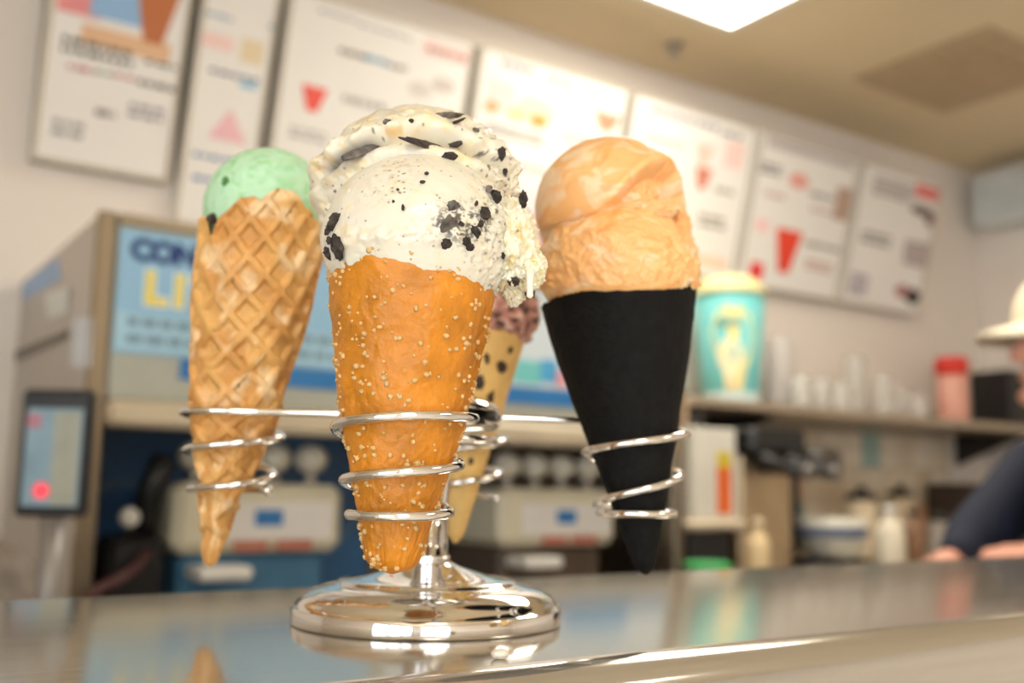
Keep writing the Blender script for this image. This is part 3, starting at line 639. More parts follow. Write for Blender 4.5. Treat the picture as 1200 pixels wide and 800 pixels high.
CAPM = mat('cap_cloth', (240, 228, 200), .8, var=.05, bump=.15, bscale=80)
cm = MB(); R = []
tf = fdir*math.cos(.12)-Z*math.sin(.12); tz = Z*math.cos(.12)+fdir*math.sin(.12); cc = HP(-.012, 0, .062)
for i in range(9):
    a = i/8*math.pi/2*.97; R.append([cc+(tf*math.cos(2*math.pi*j/32)*1.0+sdir*math.sin(2*math.pi*j/32)*.97)*.103*math.cos(a)+tz*(.105*math.sin(a)) for j in range(32)])
cm.rings(R, False, True); cap = cm.build('cap', CAPM, t, True)
br = MB(); n = 16; top = []; bot = []
for lay, dz in ((top, .004), (bot, -.003)):
    for rr, off in ((.098, 0), (.16, .025), (.19, .04)):
        lay.append([cc+(tf*math.cos(a)*(rr if rr < .1 else rr*1.0)+sdir*math.sin(a)*min(rr, .10))+tz*(dz-(.10*off/.1)*.35-.02*abs(math.sin(a))*(off > 0)) for a in np.linspace(-1.35, 1.35, n)])
br.rings([*top, *bot[::-1], top[0]], False, False, closed=False)
br.build('cap_peak', CAPM, t, True)
MB().rings([[cc+(tf*math.cos(2*math.pi*j/32)+sdir*math.sin(2*math.pi*j/32)*.97)*r_+tz*z_ for j in range(32)] for r_, z_ in ((.097, -.05), (.099, -.02), (.1, .0))], False, False).build('hair', mat('hair_dark', (60, 40, 30), .7), t, True)

# ================================================================== CONE STAND
# each cone: tip, mouth centre, profile (height above tip, radius)
def spec(tip, top, d, zp, rp): return (PD(*tip), PD(*top), np.array(zp)*d/F, np.array(rp)*d/F)
SPEC = {'front': spec((459, 672, .358), (487, 296, .374), .366, [0, 3, 8, 17, 30, 52, 120, 185, 290, 376, 400], [2, 17, 25, 31, 35, 40.5, 58, 74, 93, 104, 107]),
        'left': spec((245, 663, .478), (311, 256, .494), .486, [0, 4, 12, 60, 180, 300, 406, 460], [2, 7, 10, 22, 52, 69, 77, 79]),
        'right': spec((757, 673, .450), (724, 350, .467), .460, [0, 3, 8, 16, 52, 110, 163, 250, 323, 360], [2, 7, 11, 14, 24.5, 40, 54.5, 78, 93, 98]),
        'back': spec((533, 636, .554), (556, 392, .570), .563, [0, 4, 12, 244, 280], [2, 7, 10, 61, 66])}
def clear_of(nm, p, margin):
    tip, top, zp, rp = SPEC[nm]; z = top-tip; z = z/np.linalg.norm(z); h = (p-tip)@z; rad = p-tip-z*h; L_ = np.linalg.norm(rad)
    if h < -.002: return p
    need = np.interp(h, zp, rp)+margin
    return p if L_ >= need else p+rad/L_*(need-L_)
d0 = .46
lo, hi = 600., 800.
for _ in range(40):
    md_ = (lo+hi)/2
    if PD(500, md_, d0)[2] > CT: lo = md_
    else: hi = md_
bc = PD(500, lo, d0); bc[2] = CT
th = math.radians(6.8)
E1 = _r0*math.cos(th)+_f0*math.sin(th); E2 = -_r0*math.sin(th)+_f0*math.cos(th)      # stand's own axes
t = thing('cone_stand', 'chrome wire stand with four spiral holders on the steel counter', 'stand', bc)
STAND = t
MB().lathe([(.0, .0002), (.0596, .0002), (.0600, .0006), (.0602, .0012), (.0602, .0070), (.0597, .0077), (.0586, .0078), (.0578, .0100), (.0548, .0128), (.0510, .0148), (.0462, .0162), (.0418, .0170), (.0404, .0176), (.0398, .0186), (.0386, .0190), (.034, .0194),
            (.027, .0206), (.020, .0228), (.0145, .0246), (.0110, .0262), (.0098, .0270)], tuple(bc), 96).build('base', CHROME, t, True)
MB().lathe([(.0102, .017), (.0102, .0195), (.0094, .0205), (.0094, .0275), (.0100, .0281), (.0100, .0290), (.0090, .0296)], tuple(bc), 48).build('collar', CHROME, t, 'auto')
MB().lathe([(.0086, .0297), (.0086, .0835)], tuple(bc), 40).build('pole', CHROME, t, True)
AZ = .0925
MB().lathe([(.0088, AZ-.0089), (.021, AZ-.0085), (.0290, AZ-.0062), (.0310, AZ-.004), (.0302, AZ-.0026)], tuple(bc), 48).build('lower_cup', CHROME, t, True)
MB().lathe([(.0300, AZ-.0024), (.0306, AZ-.002), (.0306, AZ+.0012), (.0300, AZ+.0016)], tuple(bc), 48).build('washer', mat('black_washer', (14, 13, 13), .25), t, True)
MB().lathe([(.0302, AZ+.0017), (.0312, AZ+.0024), (.0308, AZ+.0036), (.0285, AZ+.0058), (.0235, AZ+.0082), (.0160, AZ+.0100), (.0085, AZ+.0109), (.002, AZ+.0112)], tuple(bc), 48).build('cap', CHROME, t, True)
LAs = {'front': .107, 'left': .091, 'back': .091, 'right': .091}; WR = .0018
PSI = [0, 90, 180, 270, 360, 450, 540, 630, 720, 810, 900]
ZT = {'front': [-.008, -.0088, -.0118, -.0180, -.0245, -.0275, -.0303, -.0352, -.0412, -.0424, -.0424],
      'left': [0, .0002, -.0035, -.0105, -.0145, -.0175, -.0215, -.0285, -.0335, -.0352, -.0352],
      'back': [0, -.002, -.006, -.011, -.016, -.020, -.024, -.029, -.034, -.037, -.038],
      'right': [-.0005, -.0062, -.0112, -.0162, -.0205, -.0243, -.0315, -.0388, -.0412, -.0425, -.0425]}
COILC = {}
RINGS = {}
for nm, k in (('front', 3), ('left', 2), ('back', 1), ('right', 0)):
    # direction of the arm in stand axes; coil joins tangentially and winds clockwise
    LA = LAs[nm]; a = k*math.pi/2+(.078 if nm == 'front' else 0); dr = E1*math.cos(a)+E2*math.sin(a); nrm_ = E1*math.cos(a+math.pi/2)+E2*math.sin(a+math.pi/2)
    R0, R1 = .0232, .0168
    cen = bc+dr*LA-nrm_*R0                   # clockwise: centre lies to the right of travel
    pts = []
    s0 = bc+dr*.029+Z*AZ
    e0_ = bc+dr*LA+Z*(AZ+ZT[nm][0])
    for i in range(14): pts.append(s0+(e0_-s0)*i/14)
    for ps in np.arange(0, {'front': 901, 'left': 961, 'back': 901, 'right': 996}[nm], 6):
        R_ = R0+(R1-R0)*min(1, ps/810); zz = float(np.interp(ps, PSI, ZT[nm])); an = math.radians(ps)
        pts.append(cen+nrm_*R_*math.cos(an)+dr*R_*math.sin(an)+Z*(AZ+zz))
    pts = np.array([clear_of(nm, p_, WR+(.0014 if nm != 'right' else .0010)) for p_ in pts]); zs = pts[:, 2].copy()
    for i in range(2, len(pts)-2): pts[i, 2] = zs[i-2:i+3].mean()
    for _ in range(3):
        q_ = pts.copy(); q_[15:-1] = (pts[14:-2]+2*pts[15:-1]+pts[16:])/4; pts = np.array([clear_of(nm, p_, WR+.0009) for p_ in q_])
    o = MB().tube(pts, WR, 12).build('wire_coil', CHROME, t, True)
    MB().ball(pts[-1], .0026 if nm == 'left' else .0019, 14, 10).build('end_bead', CHROME, o, True)
    COILC[nm] = cen; RINGS[nm] = (cen, pts[14:])
# eyelet loops of the wires round the hub
lp = [bc+E1*.0290*math.cos(i*math.pi/24)+E2*.0290*math.sin(i*math.pi/24)+Z*(AZ-.0112) for i in range(49)]
MB().tube(lp, .0017, 10, False).build('eyelet', CHROME, t, True)

# ================================================================== CONES
def frame_from(tip, top):
    z = np.array(top)-np.array(tip); Ln = np.linalg.norm(z); z /= Ln
    y = FW-z*(FW@z); y /= np.linalg.norm(y); x = np.cross(y, z)         # local -Y looks at the camera
    return Matrix(((x[0], y[0], z[0], tip[0]), (x[1], y[1], z[1], tip[1]), (x[2], y[2], z[2], tip[2]), (0, 0, 0, 1))), Ln
def cone_mesh(parent, M, Rf, rimf, m, name, nz=160, nph=260, disp=None, colf=None, thick=.0022):
    ph = np.linspace(-math.pi, math.pi, nph, endpoint=False); rim = rimf(ph)
    rows = []; cols = []
    tt = np.linspace(0, 1, nz)**.85
    for q in tt:
        z = rim*q; r = Rf(z); dd = disp(z, ph) if disp is not None else 0
        rows.append(np.c_[(r+dd)*np.sin(ph), -(r+dd)*np.cos(ph), z]); cols.append(colf(z, ph) if colf is not None else None)
    no = len(rows)
    for q in np.linspace(1, .55, 26):
        z = rim*q+(.0004 if q == 1 else 0); r = np.maximum(Rf(z)-thick, .0005)
        rows.append(np.c_[r*np.sin(ph), -r*np.cos(ph), z]); cols.append(colf(z, ph) if colf is not None else None)
    V = np.concatenate(rows); n = nph; f = []
    idx = np.arange(len(rows)*n).reshape(len(rows), n); a = idx[:-1]; b_ = np.roll(idx, -1, 1)[:-1]; c_ = np.roll(idx, -1, 1)[1:]; d_ = idx[1:]
    f = np.stack([a, b_, c_, d_], -1).reshape(-1, 4)
    Mn = np.array(M); W_ = V@Mn[:3, :3].T+Mn[:3, 3]
    return mkobj(name, W_, f, m, parent, True, None, np.concatenate(cols) if colf is not None else None)
def ico(sub):
    bm = bmesh.new(); bmesh.ops.create_icosphere(bm, subdivisions=sub, radius=1)
    V = np.array([v.co[:] for v in bm.verts]); Fc = [tuple(v.index for v in f.verts) for f in bm.faces]; bm.free(); return V, Fc
ICO = {k: ico(k) for k in (1, 2, 3, 6, 7)}
SURF = {}
def scoop(name, parent, c, d, r, m, dispf, colf, sub=7):
    """scoop sculpted in axes u right, v up, w towards the viewer; c, r in pixels at depth d"""
    N_, Fc = ICO[sub]; s = d/F; r = np.array(r, float)
    px = c[0]+r[0]*N_[:, 0]; py = c[1]-r[1]*N_[:, 1]
    dd = dispf(N_, px, py); q = N_*(1+dd)[:, None]
    px = c[0]+r[0]*q[:, 0]; py = c[1]-r[1]*q[:, 1]
    cols = colf(N_, px, py, dd)
    ctr = PD(c[0], c[1], d)
    V = ctr+s*((r[0]*q[:, 0])[:, None]*RT+(r[1]*q[:, 1])[:, None]*UP-(r[2]*q[:, 2])[:, None]*FW)
    o = mkobj(name, V, Fc, m, parent, True, None, cols)
    SURF[o.name] = V
    return o
def LC(*c): return np.array(lin(c))
def mixc(a, b_, t): return a*(1-t[:, None])+b_*t[:, None]
def chunk(parent, so, px, py, wx, wy, m, name='cookie_piece', depth=.35, seed=0, rot=0.0, lift=.25):
    V = SURF[so.name]; x, y, d = proj(V); k = (x-px)**2+(y-py)**2; sel = np.argsort(k)[:60]; sel = sel[k[sel] < 120] if (k[sel] < 120).any() else sel[:3]
    dd = d[sel].min(); s = dd/F; N_, Fc = ICO[3]
    q = N_*(1+.34*fbm(N_*2.6+seed*3.7, 3)+.1*fbm(N_*6+seed, 2))[:, None]
    u = q[:, 0]*wx; v = q[:, 1]*wy; u, v = u*math.cos(rot)-v*math.sin(rot), u*math.sin(rot)+v*math.cos(rot); ww = q[:, 2]*min(wx, wy)*depth
    ctr = PD(px, py, dd+s*min(wx, wy)*depth*(1-2*lift))
    # lean onto the surface: tilt by local slope
    A = np.c_[x[sel]-px, y[sel]-py, np.ones(len(sel))]; co, *_ = np.linalg.lstsq(A, d[sel], rcond=None)
    gx, gy = np.clip(co[:2]/s, -1.0, 1.0)
    W_ = ctr+s*(u[:, None]*RT+v[:, None]*UP-(ww-(u*gx-v*gy))[:, None]*FW)
    if name == 'dark_chip' and np.linalg.norm(RINGS['back'][1]-ctr, axis=1).min() < WR+s*max(wx, wy)+.001: return
    return mkobj(name, W_, Fc, m, so, True)

ICE = dict(var=.02, attr='Col', sss=.35, bump=.10, bscale=420)
COOKIE = mat('cookie', (58, 50, 45), .75, var=.75, scale=420, bump=.6, bscale=500)
COOKIE_G = mat('cookie_grey', (104, 98, 92), .6, var=.7, scale=300, bump=.4, bscale=400)

# ---------- pretzel cone with cookies and cream
rg = random.Random(11)
zf = lambda z, y: z
tip, top = SPEC['front'][:2]; M, Ln = frame_from(tip, top)
t = thing('ice_cream_cone', 'brown salted pretzel cone with two scoops of cookies and cream', 'ice cream', None, M=M)
PZc = t
s_ = .366/F

Rf = lambda z: np.interp(z, *SPEC['front'][2:])
def rimf(ph): return Ln+.0009*pn(np.c_[np.cos(ph)*5, np.sin(ph)*5, ph*0])+.0006*pn(np.c_[np.cos(ph)*14, np.sin(ph)*14, ph*0+4])-.001*np.sin(ph)
def pdisp(z, ph): P = np.c_[np.sin(ph)*.03, -np.cos(ph)*.03, z]; return .0008*pn(P*70)+.0004*pn(P*260)+.0002*pn(P*700)
PRM = mat('pretzel', (200, 126, 24), .44, var=.28, scale=55, bump=.4, bscale=350, coat=.04, sss=.1)
cone_mesh(t, M, Rf, rimf, PRM, 'pretzel_cone', 130, 240, pdisp)
# salt crystals
N2, F2 = ICO[2]; sv = []; sf = []; Mn = np.array(M); rs = np.random.RandomState(4); npl = 0
cl = []
while npl < 800:
    if cl and rs.rand() < .45: z0, p0 = cl[rs.randint(len(cl))]; z_ = z0+rs.normal()*.0018; p_ = p0+rs.normal()*.08
    else: z_ = Ln*(rs.rand()**.75)*.985; p_ = rs.uniform(-math.pi, math.pi); cl.append((z_, p_))
    if not (.0012 < z_ < Ln*.99): continue
    r_ = float(Rf(z_)); n_ = np.array([math.sin(p_), -math.cos(p_), .25 if z_ > .006 else -.5]); n_ /= np.linalg.norm(n_)
    sz = rs.uniform(.0004, .00085)*(1.0 if rs.rand() < .8 else 1.25); q = N2*(1+.35*rs.rand(3))*sz*(1+.25*pn(N2*1.3+npl*2.1))[:, None]
    V = q+np.array([r_*math.sin(p_), -r_*math.cos(p_), z_])+n_*sz*.25
    W_ = V@Mn[:3, :3].T+Mn[:3, 3]
    if np.linalg.norm(RINGS['front'][1]-W_.mean(0), axis=1).min() < WR+sz+.0012: npl += 1; continue
    o_ = len(sv)*len(N2); sv.append(W_); sf += [tuple(i+o_ for i in q_) for q_ in F2]; npl += 1
tag(mkobj('salt_crystals', np.concatenate(sv), sf, mat('salt', (242, 202, 136), .16, var=.15, scale=200, trans=.35, ior=1.4), t, True), kind='stuff')
CW = LC(230, 221, 200); CY_ = LC(236, 214, 164); CG = LC(150, 146, 142); CD = LC(64, 58, 54); CT_ = LC(226, 186, 120)
def up_disp(N_, px, py):
    w_ = ss(-.1, .3, N_[:, 2])
    arc = 176+.0033*(px-492)**2; d = py-arc
    g = -.18*np.exp(-(d/6.5)**2)*w_*ss(372, 400, px)*ss(604, 570, px)
    lip = .08*np.exp(-((d+15)/11)**2)*w_*(1+.8*fbm(N_*5+4, 2))
    rid = .045*np.exp(-((d-15)/9)**2)*w_
    arc2 = 402-.25*(py-150); d2 = px-arc2; cr_ = -.07*np.exp(-(d2/5)**2)*ss(215, 180, py)*w_
    rough = .03*fbm(N_*6, 4)+.06*np.minimum(0, fbm(N_*11+3, 2)+.25)*ss(175, 160, py+0*px)
    edge = ss(540, 590, px)*.03*fbm(N_*16, 3)
    big = .03*pn(N_*2.3+1.7)
    return g+lip+rid+cr_+rough+edge+big
def up_col(N_, px, py, dd):
    n1 = fbm(N_*5+2, 3); n2 = fbm(N_*18, 3); n3 = fbm(N_*40, 2)
    c_ = mixc(np.tile(CW, (len(px), 1)), CY_, ss(.0, .6, n1)*.7)
    right = ss(530, 580, px); 
    arc = 176+.0033*(px-492)**2; d = py-arc
    
    c_ = mixc(c_, CT_, ss(.1, .5, fbm(N_*8+9, 2))*np.exp(-((d+8)/7)**2)*.9*ss(520, 470, px))
    sm = np.exp(-((px-420)/34)**2)*np.exp(-((d-4)/11)**2)*(1.0+.3*n2); c_ = mixc(c_, LC(112, 112, 114), np.clip(sm, 0, .9)*ss(385, 400, px)*ss(465, 440, px))
    c_ = mixc(c_, CD, ss(.66, .8, n2+.22*right+.1*n3)*.85)
    c_ = mixc(c_, CD, ss(.85, .95, n3+.25*n1)*.8)
    return c_
ICW = mat('cookies_cream', (245, 238, 220), .33, coat=.35, **ICE)
up_s = scoop('scoop', t, (487, 226), .396, (119, 100, 96), ICW, up_disp, up_col)
def lo_disp(N_, px, py):
    right = ss(545, 600, px)
    return .006*fbm(N_*6, 3)+.02*pn(N_*1.8+5)+right*(.05*fbm(N_*9+2, 4)+.02*fbm(N_*30, 2))-.018*np.maximum(0, fbm(N_*13+6, 2)-.42)*ss(500, 380, px)*3+.03*np.exp(-((py-286)/9)**2)*ss(600, 520, px)*ss(370, 410, px)*(1+fbm(N_*9, 2))
def lo_col(N_, px, py, dd):
    n2 = fbm(N_*16+4, 3); n3 = fbm(N_*42+8, 2); n1 = fbm(N_*4, 2)
    c_ = mixc(np.tile(LC(231, 224, 206), (len(px), 1)), CY_, ss(.1, .8, n1)*.35)
    right = ss(530, 590, px); 
    strk = np.exp(-((px-468+(py-220)*.45)/26)**2)*ss(190, 200, py)*ss(262, 235, py)
    c_ = mixc(c_, LC(196, 176, 152), ss(.0, .5, n2)*strk*.5)
    c_ = mixc(c_, CD, ss(.78, .86, n3+.42*strk*ss(-.2, .3, n2))*.9)
    c_ = mixc(c_, LC(236, 210, 140), ss(.4, .6, fbm(N_*10+6, 2))*ss(500, 380, px)*.6)
    cl_ = np.exp(-((px-545)/34)**2)*np.exp(-((py-272)/20)**2); c_ = mixc(c_, CD, ss(.16, .34, n2*.6+n3*.5+cl_*.3)*np.minimum(1, cl_*1.5)*.9)
    c_ = mixc(c_, CD, ss(.52, .66, n2+.1*right)*right*.85)
    return c_
lo_s = scoop('scoop', t, (490, 283), .372, (112, 101, 100), ICW, lo_disp, lo_col)
def ch_disp(N_, px, py): return .16*fbm(N_*2.2+3, 3)+.12*fbm(N_*6, 3)+.03*fbm(N_*20, 2)
def ch_col(N_, px, py, dd):
    n2 = fbm(N_*7+4, 3); c_ = mixc(np.tile(LC(244, 236, 210), (len(px), 1)), LC(228, 206, 140), ss(0, .5, fbm(N_*3, 3))*.8)
    return mixc(c_, CD, ss(.62, .8, n2)*.85)
sk = scoop('melted_edge', t, (596, 288), .374, (34, 52, 46), ICW, ch_disp, ch_col, 6)
sk2 = scoop('melted_edge', t, (618, 314), .372, (22, 26, 26), ICW, lambda N_, x, y: .14*fbm(N_*2+8, 3)+.1*fbm(N_*7, 3), ch_col, 6)
sk3 = scoop('melted_edge', t, (603, 336), .378, (15, 22, 20), ICW, lambda N_, x, y: .16*fbm(N_*2+1, 3)+.1*fbm(N_*7, 3), ch_col, 6)
s_ = .362/F; dp = [PD(621, 316, .362), PD(621, 330, .3605), PD(621, 340, .360), PD(621, 347, .360), PD(621, 349.5, .360)]
MB().tube(dp, np.array([6, 4, 3.6, 4.2, 1.5])*s_, 12).build('drip', mat('melt_white', (246, 238, 216), .25, sss=.3), sk, True)
for i, (x, y, a, b_, ro, g) in enumerate([(393, 260, 7, 11, -.35, 0), (385, 268, 4, 8, -.2, 0), (395, 289, 8, 15, .35, 0), (385, 297, 4.5, 7, .3, 0), (386, 281, 4, 6, .1, 0), (579, 232, 9, 8, .2, 0), (572, 221, 5, 5, .6, 1), (532, 243, 7, 7, .3, 1), (526, 267, 9, 14, -.2, 1), (524, 287, 6, 7, .5, 0), (569, 250, 6, 8, .1, 0), (556, 273, 7, 7, .5, 0), (563, 262, 4, 5, .2, 0), (547, 284, 5, 6, .1, 0), (558, 238, 2.5, 4, 0, 0),
                                          (495, 213, 3.2, 2.2, .2, 0), (500, 203, 2.6, 2.2, .4, 0), (472, 243, 2.2, 4, .1, 0), (541, 262, 3, 4, .4, 0), (551, 290, 5, 4, .4, 0), (466, 222, 1.8, 1.6, 0, 0), (461, 236, 1.6, 1.8, 0, 0)]):
    chunk(t, lo_s, x, y, a, b_, COOKIE_G if g else COOKIE, seed=i, rot=ro)
for i, (x, y, a, b_, ro, g) in enumerate([(498, 169, 24, 5, -.12, 0), (534, 168, 8, 6, .2, 0), (490, 186, 20, 3, .05, 0), (527, 184, 9, 6, .3, 0), (524, 135, 16, 3.5, .25, 1), (534, 143, 12, 2.5, .2, 0), (454, 143, 5, 3, .2, 1), (587, 181, 5, 8, -.3, 0), (481, 142, 4, 2.5, 0, 0), (592, 200, 3, 5, 0, 0), (558, 152, 4, 3, 0, 1), (423, 178, 22, 6, .55, 1), (440, 205, 8, 2.5, .3, 1)]):
    chunk(t, up_s, x, y, a, b_, COOKIE_G if g else COOKIE, seed=i+40, rot=ro)
for i, (x, y, a, b_) in enumerate([(613, 234, 5, 9), (602, 330, 7, 5), (586, 300, 6, 4), (621, 342, 6, 8)]):
    chunk(t, sk if i != 3 else sk3, x, y, a, b_, COOKIE, seed=i+70)

# ---------- waffle cone with mint chip
tip, top = SPEC['left'][:2]; M, Ln = frame_from(tip, top)
t = thing('ice_cream_cone', 'golden waffle cone with a pale green mint chip scoop', 'ice cream', None, M=M)
s_ = .486/F

Rw = lambda z: np.interp(z, *SPEC['left'][2:])
LAT = .0126; SA = .24
def wav(z, ph):
    sl = z*1.03; a = ph*SA+.10; u = sl*np.sin(a); v = sl*np.cos(a)-.004
    p = (u+v)/LAT/math.sqrt(2)*1.0; q = (u-v)/LAT/math.sqrt(2)*1.0
    p = p*1.0; q = q*1.0
    dp_ = np.abs(p-np.round(p)); dq = np.abs(q-np.round(q))
    return np.minimum(dp_, dq)                 # 0 on a ridge, .5 in a pocket
def wdisp(z, ph):
    h = wav(z, ph); P = np.c_[np.sin(ph)*.03, -np.cos(ph)*.03, z]
    return -.0022*ss(.09, .24, h)*ss(.004, .02, z)+.0008*pn(P*50)+.0003*pn(P*300)
def wcol(z, ph):
    P = np.c_[np.sin(ph)*.03, -np.cos(ph)*.03, z]; n1 = .5+.5*fbm(P*60, 3)
    c_ = mixc(np.tile(LC(222, 170, 98), (len(ph), 1)), LC(188, 126, 56), ss(.3, .7, .5+.5*fbm(P*45+11, 3))*.6)
    c_ = mixc(c_, LC(246, 220, 176), ss(.55, .8, n1)*.6)
    c_ = mixc(c_, LC(206, 136, 60), ss(.5, .8, .5+.5*fbm(P*25+7, 2))*.4)
    c_ = mixc(c_, LC(96, 58, 28), ss(.86, .92, .5+.5*fbm(P*200+3, 2))*.7)
    return c_
def wrim(ph):
    xs = Rw(np.full_like(ph, Ln))*np.sin(ph)/s_       # px offset from axis
    front = np.cos(ph) > 0
    y = np.interp(xs+311, [228, 234, 250, 256, 262, 268, 276, 290, 300, 312, 322, 330, 338, 352, 360, 366, 378, 390, 400], [268, 270, 272, 290, 298, 294, 276, 262, 250, 246, 250, 240, 233, 232, 236, 246, 250, 254, 256])
    k = np.where(front, y, 262.0)
    z = Ln-(k-256)*s_*1.0
    bl = ss(-.15, .15, np.cos(ph)); z = z*bl+(Ln-6*s_)*(1-bl)
    return z+.0006*pn(np.c_[np.cos(ph)*9, np.sin(ph)*9, ph*0])
WFM = mat('waffle', (220, 170, 100), .55, var=.12, scale=160, bump=.3, bscale=500, attr='Col', sss=.1)
cone_mesh(t, M, Rw, wrim, WFM, 'waffle_cone', 280, 420, wdisp, wcol, .003)
# rolled overlap edge of the waffle sheet
def mint_disp(N_, px, py): 
    w_ = ss(-.1, .3, N_[:, 2]); d = py-(212-.14*(px-330)+.004*(px-330)**2)
    return .02*pn(N_*2+3)+.012*fbm(N_*7, 3)-.035*np.exp(-(d/4)**2)*w_*ss(285, 320, px)+.03*np.exp(-((d+9)/7)**2)*w_*ss(285, 320, px)-.05*np.maximum(0, fbm(N_*6+2, 2)-.35)
def mint_col(N_, px, py, dd):
    c_ = mixc(np.tile(LC(184, 222, 186), (len(px), 1)), LC(150, 204, 150), ss(.0, .6, fbm(N_*5+1, 3))*.7)
    c_ = mixc(c_, LC(140, 204, 130), ss(.4, .7, fbm(N_*6+2, 2))*.6)
    return c_
mint = scoop('scoop', t, (315, 246), .496, (75, 72, 66), mat('mint_ice', (206, 236, 206), .5, coat=.0, **ICE), mint_disp, mint_col, 6)
CHIP = mat('chocolate_chip', (58, 42, 30), .45, var=.3, scale=300)
for i, (x, y, a, b_, ro) in enumerate([(251, 256, 7, 6, .6), (262, 282, 7, 12, .1), (273, 257, 5, 5, .2), (256, 272, 5, 8, -.2), (268, 268, 4, 4, 0), (264, 213, 3.5, 6, -.3), (292, 265, 6, 5, .4), (262, 296, 6, 6, 0)]):
    chunk(t, mint, x, y, a, b_, CHIP if i not in (5, 6) else mat('chip_green', (84, 140, 74), .5), 'chocolate_chip', seed=i+90, rot=ro)

# ---------- black cone with orange cream
tip, top = SPEC['right'][:2]; M, Ln = frame_from(tip, top)
t = thing('ice_cream_cone', 'matte black cone with two scoops of orange ice cream', 'ice cream', None, M=M)
s_ = .460/F

Rb = lambda z: np.interp(z, *SPEC['right'][2:])
def brim(ph): xs = np.sin(ph); return Ln+(2.5*xs)*s_+.0008*pn(np.c_[np.cos(ph)*6, np.sin(ph)*6, ph*0+2])+.0005*pn(np.c_[np.cos(ph)*20, np.sin(ph)*20, ph*0])
def bdisp(z, ph): P = np.c_[np.sin(ph)*.03, -np.cos(ph)*.03, z]; return .0005*pn(P*60)+.00025*pn(P*300)
cone_mesh(t, M, Rb, brim, mat('black_cone', (13, 12, 11), .75, var=.5, scale=220, spec=.2, bump=.35, bscale=600), 'charcoal_cone', 90, 200, bdisp)
OA = LC(246, 188, 124); OB = LC(249, 217, 178); OC = LC(246, 148, 56)
def ocol(bias):
    def f(N_, px, py, dd):
        P = N_+.35*np.c_[pn(N_*2), pn(N_*2+5), pn(N_*2+9)]; n1 = fbm(P*np.array([1.8, 3.6, 1.8]), 3); n2 = fbm(P*4+3, 3)
        c_ = mixc(np.tile(OA, (len(px), 1)), OB, ss(.0, .5, n1+bias)*.9); c_ = mixc(c_, OC, ss(.2, .7, n2-.1*bias)*.4)
        return c_
    return f
def crease(px): return np.interp(px, [620, 650, 690, 715, 735, 755, 775, 790, 806], [268, 266, 256, 240, 218, 202, 196, 202, 228])
def ou_disp(N_, px, py):
    w_ = ss(-.05, .35, N_[:, 2]); d = py-crease(px)
    rec = -.27*ss(-2, 10, d)*w_*ss(690, 735, px); lip = .045*np.exp(-((d+8)/8)**2)*w_*ss(640, 700, px)
    low = -.08*ss(0, 8, d)*w_*ss(740, 690, px)
    return .02*pn(N_*2+4)+.008*fbm(N_*6, 3)+rec+lip+low+.05*fbm(N_*9, 3)*ss(2, 12, d)*w_
ORM = mat('orange_ice', (250, 205, 140), .4, coat=.15, **ICE)
ou = scoop('scoop', t, (716, 246), .472, (89, 86, 84), ORM, ou_disp, ocol(.1), 7)
def ol_disp(N_, px, py):
    rough = .03*fbm(N_*4+2, 4)+.045*np.abs(fbm(N_*5+1, 3)); edge = ss(770, 806, px)*(.05*fbm(N_*9, 3)+.02)
    top = .09*np.exp(-((px-765)/28)**2)*np.exp(-((py-246)/14)**2)*(1+.8*fbm(N_*8, 3))
    return (rough+edge)*(1-.8*ss(332, 346, py))+top+.02*pn(N_*2)-.03*ss(336, 350, py)
ol = scoop('scoop', t, (722, 318), .464, (93, 80, 90), ORM, ol_disp, ocol(-.1), 7)
scoop('melted_edge', t, (792, 278), .464, (17, 36, 30), ORM, lambda N_, x, y: .16*fbm(N_*3, 3)+.12*fbm(N_*8, 3), ocol(-.3), 6)
scoop('melted_edge', t, (762, 246), .450, (34, 12, 16), ORM, lambda N_, x, y: .14*fbm(N_*3+4, 3)+.12*fbm(N_*8, 3), ocol(.0), 6)

# ---------- back cone, brown and pink scoops
tip, top = SPEC['back'][:2]; M, Ln = frame_from(tip, top)
t = thing('ice_cream_cone', 'pale tan cone speckled with dark chips behind the pretzel cone', 'ice cream', None, M=M)
s_ = .563/F

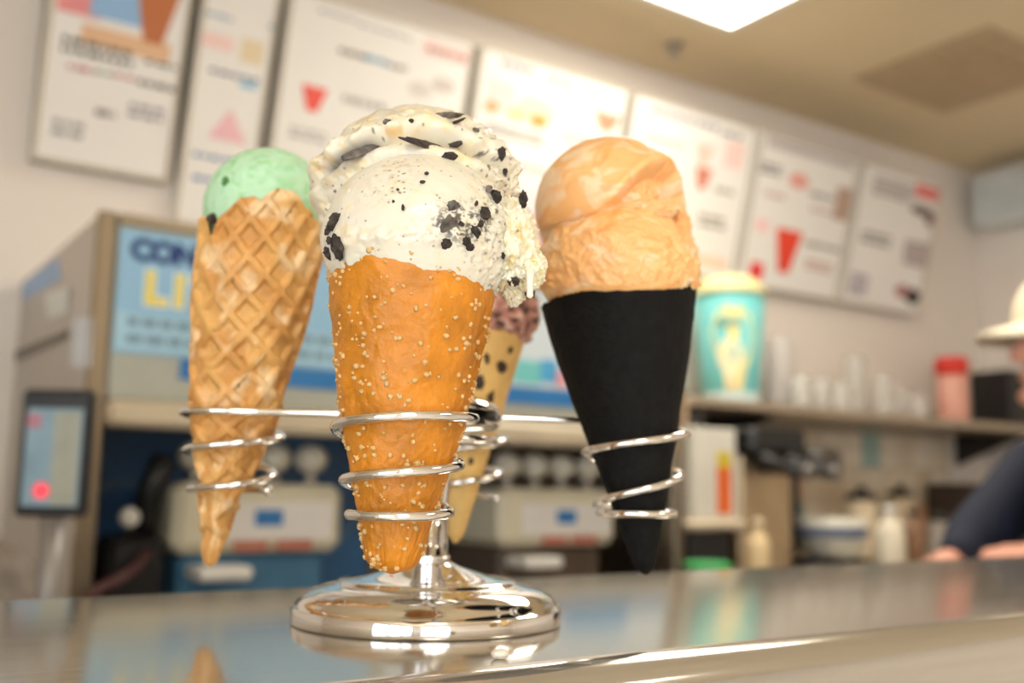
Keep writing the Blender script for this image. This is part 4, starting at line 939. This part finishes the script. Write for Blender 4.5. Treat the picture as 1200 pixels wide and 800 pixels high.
Rk = lambda z: np.interp(z, *SPEC['back'][2:])
ck = cone_mesh(t, M, Rk, lambda ph: Ln+.0006*pn(np.c_[np.cos(ph)*6, np.sin(ph)*6, ph*0+8]), mat('tan_cone', (226, 184, 110), .55, var=.12, scale=80, bump=.2, bscale=400), 'speckled_cone', 60, 120)
SURF[ck.name] = np.array([ck.parent.matrix_basis@v.co for v in ck.data.vertices])
for i, (x, y, a, b_) in enumerate([(588, 430, 6, 7), (562, 448, 6, 9), (575, 462, 4, 10), (570, 420, 4, 6), (578, 500, 3, 5), (598, 410, 3, 4), (552, 540, 3, 4)]): chunk(t, ck, x, y, a, b_, CHIP, 'dark_chip', depth=.3, seed=i+120)
def bcol(N_, px, py, dd):
    c_ = mixc(np.tile(LC(196, 140, 126), (len(px), 1)), LC(228, 190, 176), ss(0, .5, fbm(N_*5, 3))); return mixc(c_, LC(84, 46, 38), ss(.05, .35, fbm(N_*6+4, 3)))
scoop('scoop', t, (566, 368), .572, (66, 52, 62), mat('brown_ice', (200, 150, 130), .45, **ICE), lambda N_, x, y: .08*fbm(N_*5, 4), bcol, 6)
scoop('scoop', t, (572, 290), .576, (69, 62, 66), mat('pink_ice', (246, 206, 214), .45, **ICE), lambda N_, x, y: .05*fbm(N_*4, 4), lambda N_, x, y, dd: mixc(np.tile(LC(248, 214, 220), (len(x), 1)), LC(238, 176, 196), ss(0, .5, fbm(N_*5, 3))), 6)

# crumbs of salt on the stand and one on the counter
for px, py, lb, sz in ((591, 730, 'tiny tan crumb on the rim of the chrome stand base', .0022), (586, 768, 'small white crumb lying on the steel counter in front of the stand', .0034)):
    if py < 750: q = PD(px, py, .4075)
    else: q = PZ(px, py, CT+.0012)
    if py > 750: q[2] = CT+.0018
    N_, Fc = ICO[3]; V = N_*np.array([sz, sz*.8, sz*.55])*(1+.15*pn(N_*1.6+px))[:, None]
    tag(mkobj('crumb', V+q, Fc, mat('crumb_%d' % px, (214, 180, 120) if py < 750 else (236, 228, 214), .6), None, True), lb, 'crumb', 'fallen crumbs')
